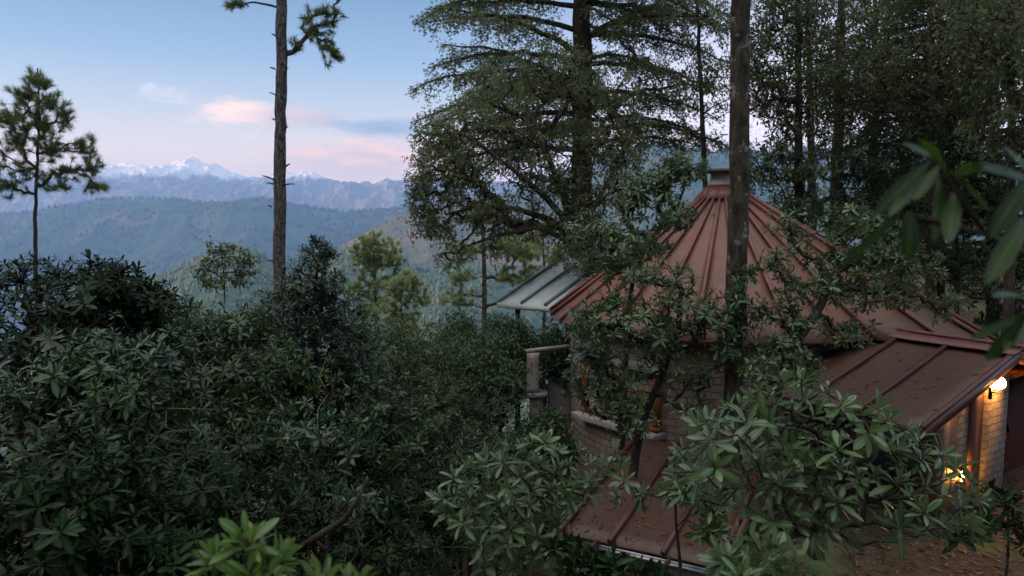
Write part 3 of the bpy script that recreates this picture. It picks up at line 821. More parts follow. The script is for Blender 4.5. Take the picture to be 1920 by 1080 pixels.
def stone_gate():
    c = P(1000, 832, 17.0); x, y = c[0], c[1]; zb = float(gz(x, y)) - .3
    zcap = P(1000, 738, 17.0)[2]; ztop = P(1000, 662, 17.0)[2]
    base = np.array([x, y, zb])
    t = thing('stone_pillar', base, 'pale stone pillar with a slab top beside the round house window', 'pillar')
    rng = np.random.default_rng(3)
    def rough(b, c, s, n=5):
        nx = [-.5, -.45, 0, .45, .5]; vs = []
        k = 12; zs = np.linspace(-.5, .5, n * 2)
        th = np.linspace(0, 2 * np.pi, k, endpoint=False) + .26
        sq = 1 / np.maximum(np.abs(np.cos(th)), np.abs(np.sin(th)))
        v = np.stack([c[0] + s[0] / 2 * np.minimum(sq, 1.28)[None] * np.cos(th)[None] * rng.uniform(.93, 1.05, (len(zs), k)), c[1] + s[1] / 2 * np.minimum(sq, 1.28)[None] * np.sin(th)[None] * rng.uniform(.93, 1.05, (len(zs), k)),
                      c[2] + s[2] * zs[:, None] + 0 * th[None]], -1)
        i = np.arange(len(zs) - 1)[:, None] * k; j = np.arange(k)[None]; j2 = (j + 1) % k
        b.add(v, np.stack([i + j, i + j2, i + k + j2, i + k + j], -1).reshape(-1, 4), ngons=[list(range(k))[::-1], list(range((len(zs) - 1) * k, len(zs) * k))])
    b = MB(); rough(b, (x + .06, y, (zb + zcap - .05) / 2), (.32, .32, zcap - .05 - zb), 7); b.build('lower_pier', M['pier'], t, base)
    b = MB(); rough(b, (x + .08, y, zcap), (.50, .50, .09), 2); b.build('middle_slab', M['slab'], t, base)
    b = MB(); rough(b, (x - .02, y, (zcap + .053 + ztop) / 2), (.30, .30, ztop - zcap - .053), 5); b.build('upper_pier', M['pier'], t, base)
    b = MB(); q = P(1068, 654, 17.4); p0 = np.array([x - .2, y, ztop + .05]); b.bar(p0, [q[0], q[1], ztop + .10], .13, .06); b.build('top_beam', M['pier'], t, base, bevel=.02)
    # low wall beside it
    c2 = P(1040, 700, 18.0); zt = P(1040, 712, 18.0)[2]; bz = float(gz(c2[0], c2[1])) - .4
    w = thing('stone_wall', (c2[0], c2[1], bz), 'short pale rubble stone wall between the pillar and the round house', 'wall')
    b = MB(); rough(b, (c2[0] + .15, c2[1], (zt + bz) / 2), (.62, .4, zt - bz), 7); b.build('masonry', M['pier'], w, (c2[0], c2[1], bz))
    b = MB(); rough(b, (c2[0] + .15, c2[1], zt + .045), (.70, .48, .07), 2); b.build('coping', M['slab'], w, (c2[0], c2[1], bz))
stone_gate()


# ------------------------------------------------------------------ vegetation generators
def unit(a):
    return a / (np.linalg.norm(a, axis=-1, keepdims=True) + 1e-9)

def grow(trunk, A, bf):
    """join points A to a trunk polyline as a tree that keeps total length and path length short"""
    nt, na = len(trunk), len(A)
    pos = np.concatenate([trunk, A]); par = np.full(nt + na, -1)
    pl = np.zeros(nt + na)
    for i in range(1, nt):
        par[i] = i - 1; pl[i] = pl[i - 1] + np.linalg.norm(trunk[i] - trunk[i - 1])
    best = np.full(na, 1e9); bp = np.zeros(na, int)
    for i in range(max(1, int(nt * .3)), nt):
        c = np.linalg.norm(A - trunk[i], axis=1); c = c + bf * (pl[i] + c)
        w = c < best; best[w] = c[w]; bp[w] = i
    live = np.ones(na, bool); order = []
    for _ in range(na):
        j = int(np.argmin(np.where(live, best, 1e9))); live[j] = False
        i = nt + j; par[i] = bp[j]; pl[i] = pl[bp[j]] + np.linalg.norm(pos[i] - pos[bp[j]]); order.append(i)
        c = np.linalg.norm(A - A[j], axis=1); c = c + bf * (pl[i] + c)
        w = live & (c < best); best[w] = c[w]; bp[w] = i
    cnt = np.zeros(nt + na)
    kids = np.bincount(par[par >= 0], minlength=nt + na)
    cnt[kids == 0] = 1
    for i in order[::-1]:
        cnt[par[i]] += cnt[i]
    return pos, par, cnt, nt

def limb_mesh(mb, pos, par, rad, first, g, seg=3, k=5, wob=.06, minr=.0):
    e = np.arange(first, len(pos)); e = e[rad[e] >= minr]
    if not len(e): return
    p = par[e]; gp = np.where(par[p] >= 0, par[p], p)
    a, c = pos[p], pos[e]; d = c - a; L = np.linalg.norm(d, axis=1, keepdims=True)
    t0 = unit(.5 * unit(d) + .6 * unit(a - pos[gp] + 1e-6) * (gp != p)[:, None] + 1e-6) * L
    t1 = unit(unit(d) + np.array([0, 0, .25])) * L
    t = np.linspace(0, 1, seg + 1)[None, :, None]
    h = (2 * t**3 - 3 * t**2 + 1) * a[:, None] + (t**3 - 2 * t**2 + t) * t0[:, None] * .8 + (-2 * t**3 + 3 * t**2) * c[:, None] + (t**3 - t**2) * t1[:, None] * .8
    h[:, 1:-1] += g.normal(0, 1, (len(e), seg - 1, 3)) * L[:, None] * wob
    r0 = np.minimum(rad[p], rad[e] * 1.6); r1 = rad[e]
    r = r0[:, None] * (1 - t[..., 0]) + r1[:, None] * t[..., 0]
    tg = unit(np.gradient(h, axis=1))
    ref = np.where(np.abs(tg[:, :1, 2:3]) > .9, np.array([1.0, 0, 0]), np.array([0, 0, 1.0]))
    u = unit(np.cross(tg, ref)); w = np.cross(tg, u)
    th = np.linspace(0, 2 * np.pi, k, endpoint=False)
    v = h[:, :, None] + r[:, :, None, None] * (np.cos(th)[:, None] * u[:, :, None] + np.sin(th)[:, None] * w[:, :, None])
    E = len(e); i = np.arange(E)[:, None, None] * (seg + 1) * k; s_ = np.arange(seg)[None, :, None] * k; j = np.arange(k)[None, None]; j2 = (j + 1) % k
    mb.add(v.reshape(-1, 3), np.stack([i + s_ + j, i + s_ + j2, i + s_ + k + j2, i + s_ + k + j], -1).reshape(-1, 4))

# leaf outlines: stations along the leaf, half width, number of stations = level of detail
SHAPES = dict(
    rhodo={3: ([0, .12, .40, .68, .88, 1], [.10, .42, .92, 1, .66, .06]), 2: ([0, .30, .68, 1], [.12, .80, 1, .05]), 1: ([0, .55, 1], [.15, 1, .06])},
    oak={3: ([0, .15, .45, .75, 1], [.1, .6, 1, .7, .04]), 2: ([0, .35, .7, 1], [.1, .95, .8, .05]), 1: ([0, .48, 1], [.12, 1, .05])},
    needle={3: ([0, .5, 1], [.9, 1, .3]), 2: ([0, .5, 1], [.9, 1, .3]), 1: ([0, 1], [1, .3])})

def leaf_mesh(mb, o, d, n, L, W, shape, lod, g, droop=(.05, .35), fold=.22, rnd=None):
    tx, pw = [np.asarray(a, float) for a in SHAPES[shape][lod]]
    N = len(o); s_ = unit(np.cross(d, n)); n = np.cross(s_, d)
    flat = shape == 'needle'
    ws = np.array([-1.0, 1.0]) if flat else np.array([-1.0, 0, 1.0])
    dr = g.uniform(*droop, N)[:, None, None]
    X = tx[None, :, None] * np.ones((N, 1, len(ws)))
    Y = (pw[:, None] * ws[None])[None] * np.ones((N, 1, 1))
    Zf = np.abs(Y) * (0 if flat else fold)
    twist = g.normal(0, .15, N)[:, None, None]
    v = o[:, None, None] + (L[:, None, None] * X)[..., None] * d[:, None, None] + (W[:, None, None] * Y)[..., None] * s_[:, None, None] \
        + ((-dr * X**2) * L[:, None, None] + (Zf + twist * Y * X) * W[:, None, None])[..., None] * n[:, None, None]
    ns, nw = len(tx), len(ws)
    i = np.arange(N)[:, None, None] * ns * nw; a = np.arange(ns - 1)[None, :, None] * nw; b_ = np.arange(nw - 1)[None, None]
    q = np.stack([i + a + b_, i + a + b_ + 1, i + a + nw + b_ + 1, i + a + nw + b_], -1).reshape(-1, 4)[:, ::-1]
    col = np.zeros((N, ns, nw, 4)); col[..., 0] = (g.random(N) if rnd is None else rnd)[:, None, None]
    col[..., 1] = np.abs(ws)[None, None]; col[..., 2] = tx[None, :, None]
    mb.add(v.reshape(-1, 3), q[:, ::-1], col=col.reshape(-1, 4))

def rand_dirs(g, n):
    return unit(g.normal(0, 1, (n, 3)))

def whorls(mb, tips, ax, g, L, lod, num=(7, 11), inc=(25, 95), wr=.15, shape='rhodo', droop=(.02, .30)):
    """rosettes of leaves round shoot tips: inner ones upright, outer ones spreading and drooping"""
    cnt = g.integers(num[0], num[1] + 1, len(tips)); idx = np.repeat(np.arange(len(tips)), cnt)
    k = np.concatenate([np.arange(c) for c in cnt]); kk = k / np.repeat(cnt, cnt)
    a = unit(ax)[idx]; ref = np.where(np.abs(a[:, 2:]) > .9, np.array([1.0, 0, 0]), np.array([0, 0, 1.0]))
    u = unit(np.cross(a, ref)); w = np.cross(a, u)
    ph = k * 2.39996 + g.random(len(tips))[idx] * 6.28 + g.normal(0, .22, len(k))
    ic = np.radians(inc[0] + (inc[1] - inc[0]) * kk + g.normal(0, 11, len(k)))
    rad = np.cos(ph)[:, None] * u + np.sin(ph)[:, None] * w
    d = unit(np.cos(ic)[:, None] * a + np.sin(ic)[:, None] * rad - np.array([0, 0, .10]))
    n = np.sin(ic)[:, None] * a - np.cos(ic)[:, None] * rad
    sz = g.uniform(.55, 1.2, len(tips))[idx]
    LL = L * sz * g.uniform(.78, 1.1, len(k)) * (.62 + .42 * kk)
    o = tips[idx] + .012 * rad - a * (.25 * L * kk)[:, None]
    r = np.clip(g.random(len(tips))[idx] ** 2.2 * .74 + g.random(len(k)) * .26, 0, 1)
    leaf_mesh(mb, o, d, n, LL, LL * wr * g.uniform(.8, 1.2, len(k)), shape, lod, g, droop, rnd=r)

def sprays(mb, tips, ax, g, L, lod, num=(9, 15), spread=.20, wr=.19, shape='oak', hang=.25):
    cnt = g.integers(num[0], num[1] + 1, len(tips)); idx = np.repeat(np.arange(len(tips)), cnt); N = len(idx)
    a = unit(ax)[idx]
    tw = unit(a + .9 * rand_dirs(g, len(tips))[idx])
    o = tips[idx] + tw * (g.random(N) * spread * 1.2)[:, None] + g.normal(0, spread * .28, (N, 3))
    d = unit(.5 * tw + .95 * rand_dirs(g, N) - np.array([0, 0, hang]))
    n = unit(np.array([0, 0, 1.0]) + .8 * rand_dirs(g, N)); n = unit(n - (n * d).sum(1)[:, None] * d)
    LL = L * g.uniform(.65, 1.2, N)
    r = np.clip(g.random(len(tips))[idx] * .55 + g.random(N) * .45, 0, 1)
    leaf_mesh(mb, o, d, n, LL, LL * wr, shape, lod, g, (.0, .35), rnd=r)

def tufts(mb, tips, ax, g, L, num=48, w=.0035, lod=2, spread=(8, 66), back=.22, hang=.06):
    N = len(tips) * num; idx = np.repeat(np.arange(len(tips)), num); k = np.tile(np.arange(num) / num, len(tips))
    a = unit(ax)[idx]; ref = np.where(np.abs(a[:, 2:]) > .9, np.array([1.0, 0, 0]), np.array([0, 0, 1.0]))
    u = unit(np.cross(a, ref)); v = np.cross(a, u); ph = g.random(N) * 6.28
    ic = np.radians(spread[0] + (spread[1] - spread[0]) * g.random(N))
    rad = np.cos(ph)[:, None] * u + np.sin(ph)[:, None] * v
    d = unit(np.cos(ic)[:, None] * a + np.sin(ic)[:, None] * rad - np.array([0, 0, hang]))
    n = unit(rand_dirs(g, N) + np.array([0, 0, .8])); n = unit(n - (n * d).sum(1)[:, None] * d)
    LL = L * g.uniform(.7, 1.1, N)
    r = np.clip(g.random(len(tips))[idx] * .6 + g.random(N) * .4, 0, 1)
    leaf_mesh(mb, tips[idx] - a * (k * back)[:, None], d, n, LL, np.full(N, w), 'needle', lod, g, (.0, .3), rnd=r)

def clump_points(g, clumps, power=.45, gap=.0, gfreq=1.0):
    """points spread through ellipsoids, denser near their surface"""
    out = []
    for c, r, n in clumps:
        p = rand_dirs(g, n) * (g.random(n) ** power)[:, None]
        q = np.asarray(c) + p * np.asarray(r)
        if gap:
            f = fbm((q[:, 0] * 1.1 + q[:, 2] * .7) * gfreq + 40, (q[:, 1] * 1.1 - q[:, 2] * .6) * gfreq + 40, 3)
            q = q[f > gap]
        out.append(q)
    return np.concatenate(out)

def plant(name, label, cat, base, trunk, clumps, leaf, lmat, bmat, seed, group=None, r0=.08, r1=.02, bf=.25, tip=.006,
          up=.7, gap=.0, power=.45, frac=1.0, k=5, minr=0.0, wob=.06, trunk_k=10, outw=.35, expo=.5, bare=0, extra=(), gfreq=1.0, floor=None):
    g = np.random.default_rng(seed)
    trunk = np.asarray(trunk, float)
    # resample the trunk
    seg = np.linalg.norm(np.diff(trunk, axis=0), axis=1); s_ = np.concatenate([[0], np.cumsum(seg)]); n = max(4, int(s_[-1] / .35))
    u = np.linspace(0, s_[-1], n); tr = np.stack([np.interp(u, s_, trunk[:, i]) for i in range(3)], -1)
    ts = tr.copy()
    for _ in range(3): ts[1:-1] = (ts[:-2] + 2 * ts[1:-1] + ts[2:]) / 4
    tr = ts; tr[1:-1] += g.normal(0, .006 + r0 * .045, (n - 2, 3))
    A = clumps if isinstance(clumps, np.ndarray) else clump_points(g, clumps, power, gap, gfreq)
    if floor is not None: A = A[A[:, 2] > gz(A[:, 0], A[:, 1]) + floor]
    t = thing(name, base, label, cat, group)
    pos, par, cnt, nt = grow(tr, A, bf)
    rad = tip * np.maximum(cnt, 1) ** expo
    rad[:nt] = np.linspace(r0, r1, nt)
    rad[nt:] = np.minimum(rad[nt:], r0 * .62)
    b = MB(); flare = np.ones(nt); flare[0] = 1.25
    b.tube(tr, rad[:nt] * flare * g.uniform(.94, 1.06, nt), trunk_k)
    limb_mesh(b, pos, par, rad, nt, g, 3, k, wob, minr)
    for q in range(bare):
        b2 = MB()
        i0 = g.integers(nt // 2, nt); d0 = unit(rand_dirs(g, 1)[0] * [1, 1, .5] + [0, -.5, .35]); ln = g.uniform(.7, 1.15) * np.linalg.norm(A.max(0) - A.min(0)) * .42
        u_ = np.linspace(0, 1, 7)[:, None]; bend = rand_dirs(g, 1)[0] * ln * .22
        tw = pos[i0] + d0 * ln * u_ + bend * u_ ** 2 + g.normal(0, .02, (7, 3)) * ln; b2.tube(tw, .010 * (1 - .75 * u_[:, 0]), 5)
        e_ = tw[4] + (unit(d0 + .9 * rand_dirs(g, 1)[0]) * ln * .3) * np.linspace(0, 1, 4)[:, None]; b2.tube(e_, [.006, .005, .004, .003], 4)
        b2.build('dead_twig', M['twig'], t, base, smooth=True)
    for pl, rr_ in extra: b.tube(np.array(pl), rr_, 7)
    b.build('trunk', bmat, t, base, smooth=True)
    tips = pos[nt:]; ax = unit(tips - pos[par[nt:]])
    cen = A.mean(0); ax = unit(ax + outw * unit(tips - cen) + np.array([0, 0, up]))
    if frac < 1:
        m = g.random(len(tips)) < frac; tips, ax = tips[m], ax[m]
    b = MB(); leaf(b, tips, ax, g)
    b.build('crown', lmat, t, base, attr=True)
    return t

def bush(label, px, py, y, r, seed, mat='rhodo', L=.13, n=420, group=None, squash=1.0, lod=2, name='rhododendron_bush', kind='whorl',
         cone=0, bark='bark', depth=1.0, num=(7, 11), bare=4, gap=.37, extra=(), inc=(28, 112)):
    """a dome-shaped shrub whose top stands at a photo pixel at distance y, radius r metres"""
    g = np.random.default_rng(seed)
    T_ = P(px, py, y); base = np.array([T_[0], T_[1], float(gz(T_[0], T_[1])) - .1])
    h = T_[2] - base[2]
    rv = min(h * .62, r * 1.35 * squash)
    c = np.array([T_[0], T_[1], T_[2] - rv * .92]); cl = []
    if cone:
        for dx, dz, rr, rz, m in ((0, -.22, .26, .24, .06), (.05, -.55, .48, .34, .13), (-.12, -.95, .68, .42, .19), (.25, -1.15, .66, .42, .17), (-.1, -1.7, .9, .6, .23), (.3, -2.0, .85, .6, .22)):
            cl.append((T_ + np.array([dx, g.uniform(-.2, .2), dz]) * r, (rr * r, rr * r, rz * r), int(n * m)))
    else:
        n = int(n * 1.5); cl.append((c, (r * .86, r * .86 * depth, rv * .88), int(n * .40)))
        m = 9
        for i in range(m):
            a = i / m * 6.283 + g.uniform(-.3, .3); el = g.uniform(-.35, 1.15)
            o = np.array([math.cos(a) * math.cos(el) * r * .72, math.sin(a) * math.cos(el) * r * .72 * depth, math.sin(el) * rv * .70])
            s_ = g.uniform(.24, .46) * r
            cl.append((c + o, (s_, s_, s_ * .8), int(n * .60 / m)))
    tr = [base, base + (c - base) * .35 + g.normal(0, .08, 3) * r, base + (c - base) * .7 + g.normal(0, .08, 3) * r, c + [0, 0, rv * .2]]
    if kind == 'whorl':
        lf = lambda b, t, a, g_: whorls(b, t, a, g_, L, lod, num, inc)
    else:
        lf = lambda b, t, a, g_: sprays(b, t, a, g_, L, lod, (9, 14), .20)
    return plant(name, label, 'shrub', base, tr, cl, lf, M[mat], M[bark], seed, group, r0=.055 * r ** .5, r1=.02, bf=.3, tip=.0048, up=1.3, outw=.3, gap=gap, gfreq=2.0, power=.36, floor=.15, bare=bare, extra=extra)

# ------------------------------------------------------------------ the shrubs
TH = 'rhododendron bushes of the dense thicket beside the house'
B = [
    # label, px, py, y, r, mat, L, n, kwargs
    ('dark bush at the thicket edge under the small bare-stemmed pine', 50, 462, 10.0, 1.3, 'rhodo_shaded', .17, 420, {}),
    ('spiky-topped dark bush with long leaves standing up against the blue valley', 172, 454, 9.2, .85, 'rhodo_shaded', .19, 250, dict(lod=3)),
    ('broad bush at the very edge of the frame, one row below the small pine', 10, 572, 8.0, 1.4, 'rhodo_shaded', .17, 460, {}),
    ('low rounded skyline bush between the small pine and the tall bare pine trunk', 300, 536, 13.0, 1.5, 'rhodo_warm', .15, 480, {}),
    ('low skyline bush just beneath the thin sapling', 415, 548, 12.5, 1.4, 'rhodo_olive', .15, 420, {}),
    ('skyline bush standing at the foot of the tall bare pine trunk', 510, 528, 14.5, 1.1, 'rhodo', .16, 360, {}),
    ('tall cone-shaped rhododendron with a pointed top beside the tall pine trunk', 588, 444, 10.8, 1.08, 'rhodo_blue', .14, 1150, dict(cone=1, gap=.0, bare=1)),
    ('dense bush below the spiky-topped one, lit green on its upper shoots', 140, 606, 7.4, 1.35, 'rhodo', .15, 560, {}),
    ('wide bush in the middle of the thicket below the thin sapling', 325, 622, 8.8, 1.45, 'rhodo_warm', .15, 600, {}),
    ('bush with a few yellowed leaves below the tall pine trunk', 480, 618, 10.0, 1.4, 'rhodo_olive', .15, 540, {}),
    ('bush directly below the cone-shaped rhododendron', 635, 618, 11.0, 1.25, 'rhodo', .15, 480, {}),
    ('very dark bush low at the frame edge with large shaded leaves', 60, 765, 5.4, 1.2, 'rhodo_shaded', .15, 520, dict(lod=3)),
    ('dark bush with pale spreading rosettes below the wide middle bush', 262, 790, 6.0, 1.15, 'rhodo_shaded', .15, 480, dict(lod=3)),
    ('shaded green bush behind the bright blurred shoots', 420, 765, 7.2, 1.2, 'rhodo_shaded', .15, 500, {}),
    ('bush crossed by thin bare grey twigs, near the centre of the thicket', 575, 725, 8.6, 1.15, 'rhodo_blue', .15, 400, dict(bare=16)),
    ('open bush with brown stems showing at the thicket border facing the house', 690, 700, 10.2, 1.15, 'rhodo', .15, 300, dict(bare=8, extra=[([P(570, 1010, 10), P(585, 880, 10), P(600, 780, 9.9), P(625, 740, 10.0), P(620, 690, 10.2)], [.05, .045, .035, .026, .012]), ([P(600, 960, 9.9), P(640, 830, 9.9), P(665, 780, 10.0), P(690, 730, 10.2)], [.04, .034, .024, .012])])),
    ('small-leaved olive bush below the pale twin pine', 790, 592, 17.5, 1.55, 'rhodo_olive', .10, 560, dict(kind='spray')),
    ('small-leaved bush under the pine with the pinkish trunk', 885, 578, 18.5, 1.5, 'laurel', .10, 560, dict(kind='spray')),
    ('glossy small-leaved bush against the grey-green veranda roof', 940, 590, 17.6, 1.0, 'laurel', .085, 620, dict(kind='spray')),
    ('dark mid-height bush behind the open brown-stemmed one', 765, 672, 13.2, 1.35, 'rhodo_warm', .13, 520, {}),
    ('glossy dark bush in front of the pale stone pillar', 878, 690, 13.6, 1.0, 'laurel', .12, 520, {}),
    ('low dark bush in the gap between the thicket and the house', 735, 830, 9.4, 1.1, 'rhodo_shaded', .13, 460, {}),
    ('low bush between the gap and the big-leaved shrub by the low roof', 868, 815, 11.0, 1.0, 'laurel', .13, 420, {}),
    ('shaded bush beside the crooked brown branch above the bright blurred shoots', 600, 905, 6.9, 1.0, 'rhodo_shaded', .14, 330, dict(bare=6, extra=[([P(560, 1030, 6.4), P(605, 1000, 6.3), P(645, 975, 6.3), P(668, 940, 6.25), P(690, 895, 6.3)], [.035, .032, .026, .02, .012])])),
    ('almost black bush in the lowest corner of the picture', 140, 935, 4.7, .95, 'rhodo_shaded', .14, 400, dict(lod=3)),
    ('dark bush low in the thicket behind the blurred bright shoots, beside the black corner bush', 360, 915, 5.4, .95, 'rhodo_shaded', .14, 400, dict(lod=3)),
    ('small shaded bush above the patch of bare brown path', 740, 965, 8.0, .95, 'rhodo_shaded', .13, 380, {}),
    ('leafy dark bush closing the skyline gap beside the spiky-topped bush', 245, 494, 9.6, 1.0, 'rhodo_shaded', .15, 420, {}),
    ('fresh green bush under the sapling, one step from the cone-shaped rhododendron', 455, 552, 9.8, 1.1, 'rhodo', .14, 460, {}),
    ('mid-green bush filling the row below the spiky-topped bush', 240, 570, 8.2, 1.15, 'rhodo_blue', .15, 480, {}),
    ('tight green bush between the low skyline bush and the sapling', 362, 556, 10.4, 1.0, 'rhodo', .14, 420, {}),
    ('rounded small-leaved bush hiding the foot of the pale pines', 715, 588, 15.0, 1.25, 'laurel', .10, 560, dict(kind='spray')),
    ('broad dark bush between the cone-shaped rhododendron and the olive bush', 712, 640, 12.0, 1.25, 'rhodo_warm', .13, 520, {}),
    ('dense small-leaved bush filling the hollow before the stone pillar', 835, 628, 15.6, 1.4, 'laurel', .10, 640, dict(kind='spray')),
    ('dull green bush under the corner of the grey-green veranda roof', 902, 640, 15.4, .95, 'laurel', .10, 520, dict(kind='spray')),
    ('shaded bush beneath the dense small-leaved one in the hollow', 820, 745, 12.2, 1.2, 'rhodo', .13, 520, {}),
    ('leafy bush partly veiling the stone pillar and the low stone wall', 1022, 775, 14.6, .62, 'laurel', .11, 380, dict(kind='spray', gap=.3)),
    ('green bush growing in the shade under the grey-green veranda roof', 1040, 606, 18.6, 1.15, 'laurel', .11, 520, dict(kind='spray', gap=.3, bare=1)),
    ('dark bush low down before the stone pillar', 935, 800, 12.6, .85, 'laurel', .11, 420, {}),
]
for i, (lab, px, py, y, r, mat, L, n, kw) in enumerate(B):
    bush(lab, px, py, y, r * .95, 100 + i, mat, L * (.82 + .36 * ((i * 7) % 10) / 10), n, TH, **kw)

def rosettes(poly, y, spacing, jit, seed, slope=0.0):
    """shoot tips spread over the outline of a shrub (photo pixels at distance y), each at its own depth"""
    g = np.random.default_rng(seed); poly = np.array(poly, float); out = []
    x0, y0 = poly.min(0); x1, y1 = poly.max(0)
    for _ in range(6000):
        p = np.array([g.uniform(x0, x1), g.uniform(y0, y1)]); ins = False
        for a, b_ in zip(poly, np.roll(poly, -1, 0)):
            if (a[1] > p[1]) != (b_[1] > p[1]) and p[0] < (b_[0] - a[0]) * (p[1] - a[1]) / (b_[1] - a[1]) + a[0]: ins = not ins
        if ins and all(np.hypot(*(p - q[:2])) > spacing * g.uniform(.75, 1.3) for q in out): out.append((p[0], p[1]))
    return np.array([P(a, b_, y + g.normal(0, jit) + slope * (y1 - b_) / (y1 - y0)) for a, b_ in out])

def rtree(label, basep, trunk, clumps, seed, mat='rhodo_cool', L=.17, lod=2, n=(7, 11), name='rhododendron_tree', cat='tree', group=None, r0=.09, bark='bark', up=.6, bf=.2, tip=.007, inc=(25, 95), gap=0, wob=.09, power=.6, expo=.5, points=None):
    """clumps: (px, py, y, half width px, half height px, half depth m, n)"""
    cl = []
    for px, py, y, hw, hh, hd, m in clumps:
        cl.append((P(px, py, y), (hw / F * y, hd, hh / F * y), m))
    if points is not None: cl = points
    lf = lambda b, t, a, g_: whorls(b, t, a, g_, L, lod, n, inc)
    return plant(name, label, cat, basep, trunk, cl, lf, M[mat], M[bark], seed, group, r0=r0, r1=r0 * .35, bf=bf, tip=tip, up=up, gap=gap, power=power, wob=wob, expo=expo)

def basept(px, y):
    p = P(px, 600, y); return np.array([p[0], p[1], float(gz(p[0], p[1])) - .15])

# crooked rhododendron in front of the cone roof
b0 = basept(1185, 12.6)
rtree('crooked rhododendron spreading bare twisted branches across the red cone roof and window', b0,
      [b0, P(1192, 810, 12.5), P(1225, 735, 12.4), P(1262, 660, 12.3), P(1285, 580, 12.2), P(1270, 500, 12.2)],
      [(1120, 690, 12.4, 60, 70, .7, 60), (1130, 610, 12.2, 75, 55, .6, 70), (1210, 590, 11.9, 80, 50, .6, 75), (1300, 570, 11.8, 70, 50, .5, 60),
       (1340, 610, 11.7, 75, 45, .5, 60), (1250, 640, 11.8, 80, 40, .5, 45), (1200, 700, 12.0, 60, 50, .5, 26), (1180, 780, 12.0, 60, 40, .5, 34), (1385, 560, 11.6, 28, 70, .3, 34),
       (1180, 520, 12.6, 50, 40, .5, 36), (1290, 700, 11.9, 70, 45, .5, 44), (1140, 745, 12.2, 65, 50, .5, 60), (1080, 720, 12.6, 35, 40, .4, 30), (1170, 795, 12.2, 60, 30, .4, 40), (1120, 670, 12.3, 45, 40, .4, 30), (1300, 760, 11.9, 50, 30, .4, 22), (1090, 640, 12.4, 40, 40, .5, 30), (1380, 660, 11.6, 40, 40, .3, 26), (1240, 520, 12.0, 60, 30, .5, 40), (1150, 565, 12.4, 60, 30, .4, 40), (1240, 610, 12.0, 70, 30, .4, 30), (1100, 590, 12.5, 40, 25, .4, 24)], 300, 'rhodo_cool', .165, 2, (6, 9), r0=.10, tip=.0078)
b0 = basept(1165, 14.2)
rtree('rhododendron with long drooping leaves rising above the grey-green veranda roof', b0,
      [b0, P(1172, 700, 14.0), P(1178, 560, 13.6), P(1200, 470, 13.2), P(1240, 420, 13.0)],
      [(1150, 450, 13.2, 70, 40, .6, 55), (1190, 370, 13.2, 50, 55, .5, 60), (1245, 340, 13.0, 50, 55, .5, 65), (1290, 320, 13.0, 40, 35, .5, 34), (1255, 405, 12.8, 40, 40, .4, 30),
       (1110, 500, 13.2, 50, 30, .5, 40), (1270, 300, 13.1, 34, 20, .4, 16), (1100, 430, 13.4, 50, 40, .5, 40), (1220, 460, 12.9, 50, 35, .4, 34), (1165, 490, 13, 50, 30, .4, 30), (1290, 400, 12.8, 26, 34, .3, 16)], 301, 'rhodo_cool', .19, 2, (7, 10), r0=.085, inc=(60, 150), up=.2)
# gnarled one leaning over the right of the cone
b0 = basept(1440, 11.4)
rtree('gnarled thick-limbed rhododendron leaning over the brown side of the cone roof', b0,
      [b0, P(1440, 800, 11.4), P(1455, 700, 11.4), P(1490, 640, 11.5), P(1530, 590, 11.6), P(1570, 520, 11.8)],
      [(1480, 560, 11.6, 40, 40, .4, 26), (1540, 540, 11.8, 60, 45, .5, 55), (1610, 540, 12.0, 70, 45, .5, 60), (1680, 545, 12.2, 60, 35, .5, 44), (1560, 480, 12.2, 80, 40, .6, 60), (1650, 480, 12.4, 80, 45, .6, 60),
       (1470, 650, 11.3, 60, 35, .4, 34), (1430, 700, 11.0, 50, 40, .4, 30), (1510, 700, 11.2, 40, 40, .4, 24), (1450, 500, 11.8, 50, 40, .4, 34), (1430, 590, 11.5, 40, 35, .4, 24), (1590, 620, 11.8, 60, 30, .4, 34), (1500, 610, 11.5, 50, 35, .4, 26), (1720, 500, 12.3, 60, 45, .6, 50), (1760, 570, 12.6, 50, 30, .5, 34), (1600, 420, 12.6, 90, 40, .6, 60), (1480, 430, 12.2, 50, 40, .5, 36)], 302, 'rhodo_cool', .165, 2, (7, 10), r0=.15, tip=.0085, bark='bark')
b0 = basept(1585, 20.5)
rtree('leafy rhododendron tree behind the cone roof with hanging leaf clusters', b0,
      [b0, P(1582, 560, 20.5), P(1585, 460, 20.3), P(1580, 380, 20.2), P(1570, 300, 20.2)],
      [(1500, 330, 19.5, 70, 60, 1.0, 110), (1580, 290, 19.5, 80, 60, 1.0, 120), (1650, 330, 19.5, 70, 60, 1.0, 110), (1560, 400, 19.5, 90, 50, 1.0, 110), (1650, 420, 19.2, 70, 60, 1.0, 100), (1480, 400, 19.4, 60, 40, .8, 60), (1720, 380, 19.5, 50, 60, .8, 60),
       (1700, 480, 19.0, 70, 40, .8, 70), (1800, 480, 19, 80, 50, .9, 90), (1860, 540, 19, 70, 40, .9, 70), (1600, 480, 19.2, 70, 40, .8, 60), (1440, 300, 19.6, 50, 50, .8, 50)],
      303, 'rhodo_cool', .20, 2, (8, 11), r0=.13, inc=(35, 125), up=.4)
b0 = basept(1795, 17.5)
rtree('dark rhododendron tree standing behind the porch ridge', b0,
      [b0, P(1790, 620, 17.5), P(1800, 520, 17.3), P(1790, 430, 17.2), P(1800, 360, 17.2)],
      [(1760, 400, 17, 60, 60, .9, 80), (1840, 380, 17, 70, 80, .9, 110), (1900, 470, 16.8, 60, 70, .9, 80), (1780, 500, 16.8, 60, 40, .8, 40), (1880, 590, 16.4, 60, 40, .8, 60), (1830, 300, 17.2, 70, 50, .9, 80)],
      304, 'rhodo_shaded', .18, 2, (7, 10), r0=.10, inc=(35, 120), up=.4)

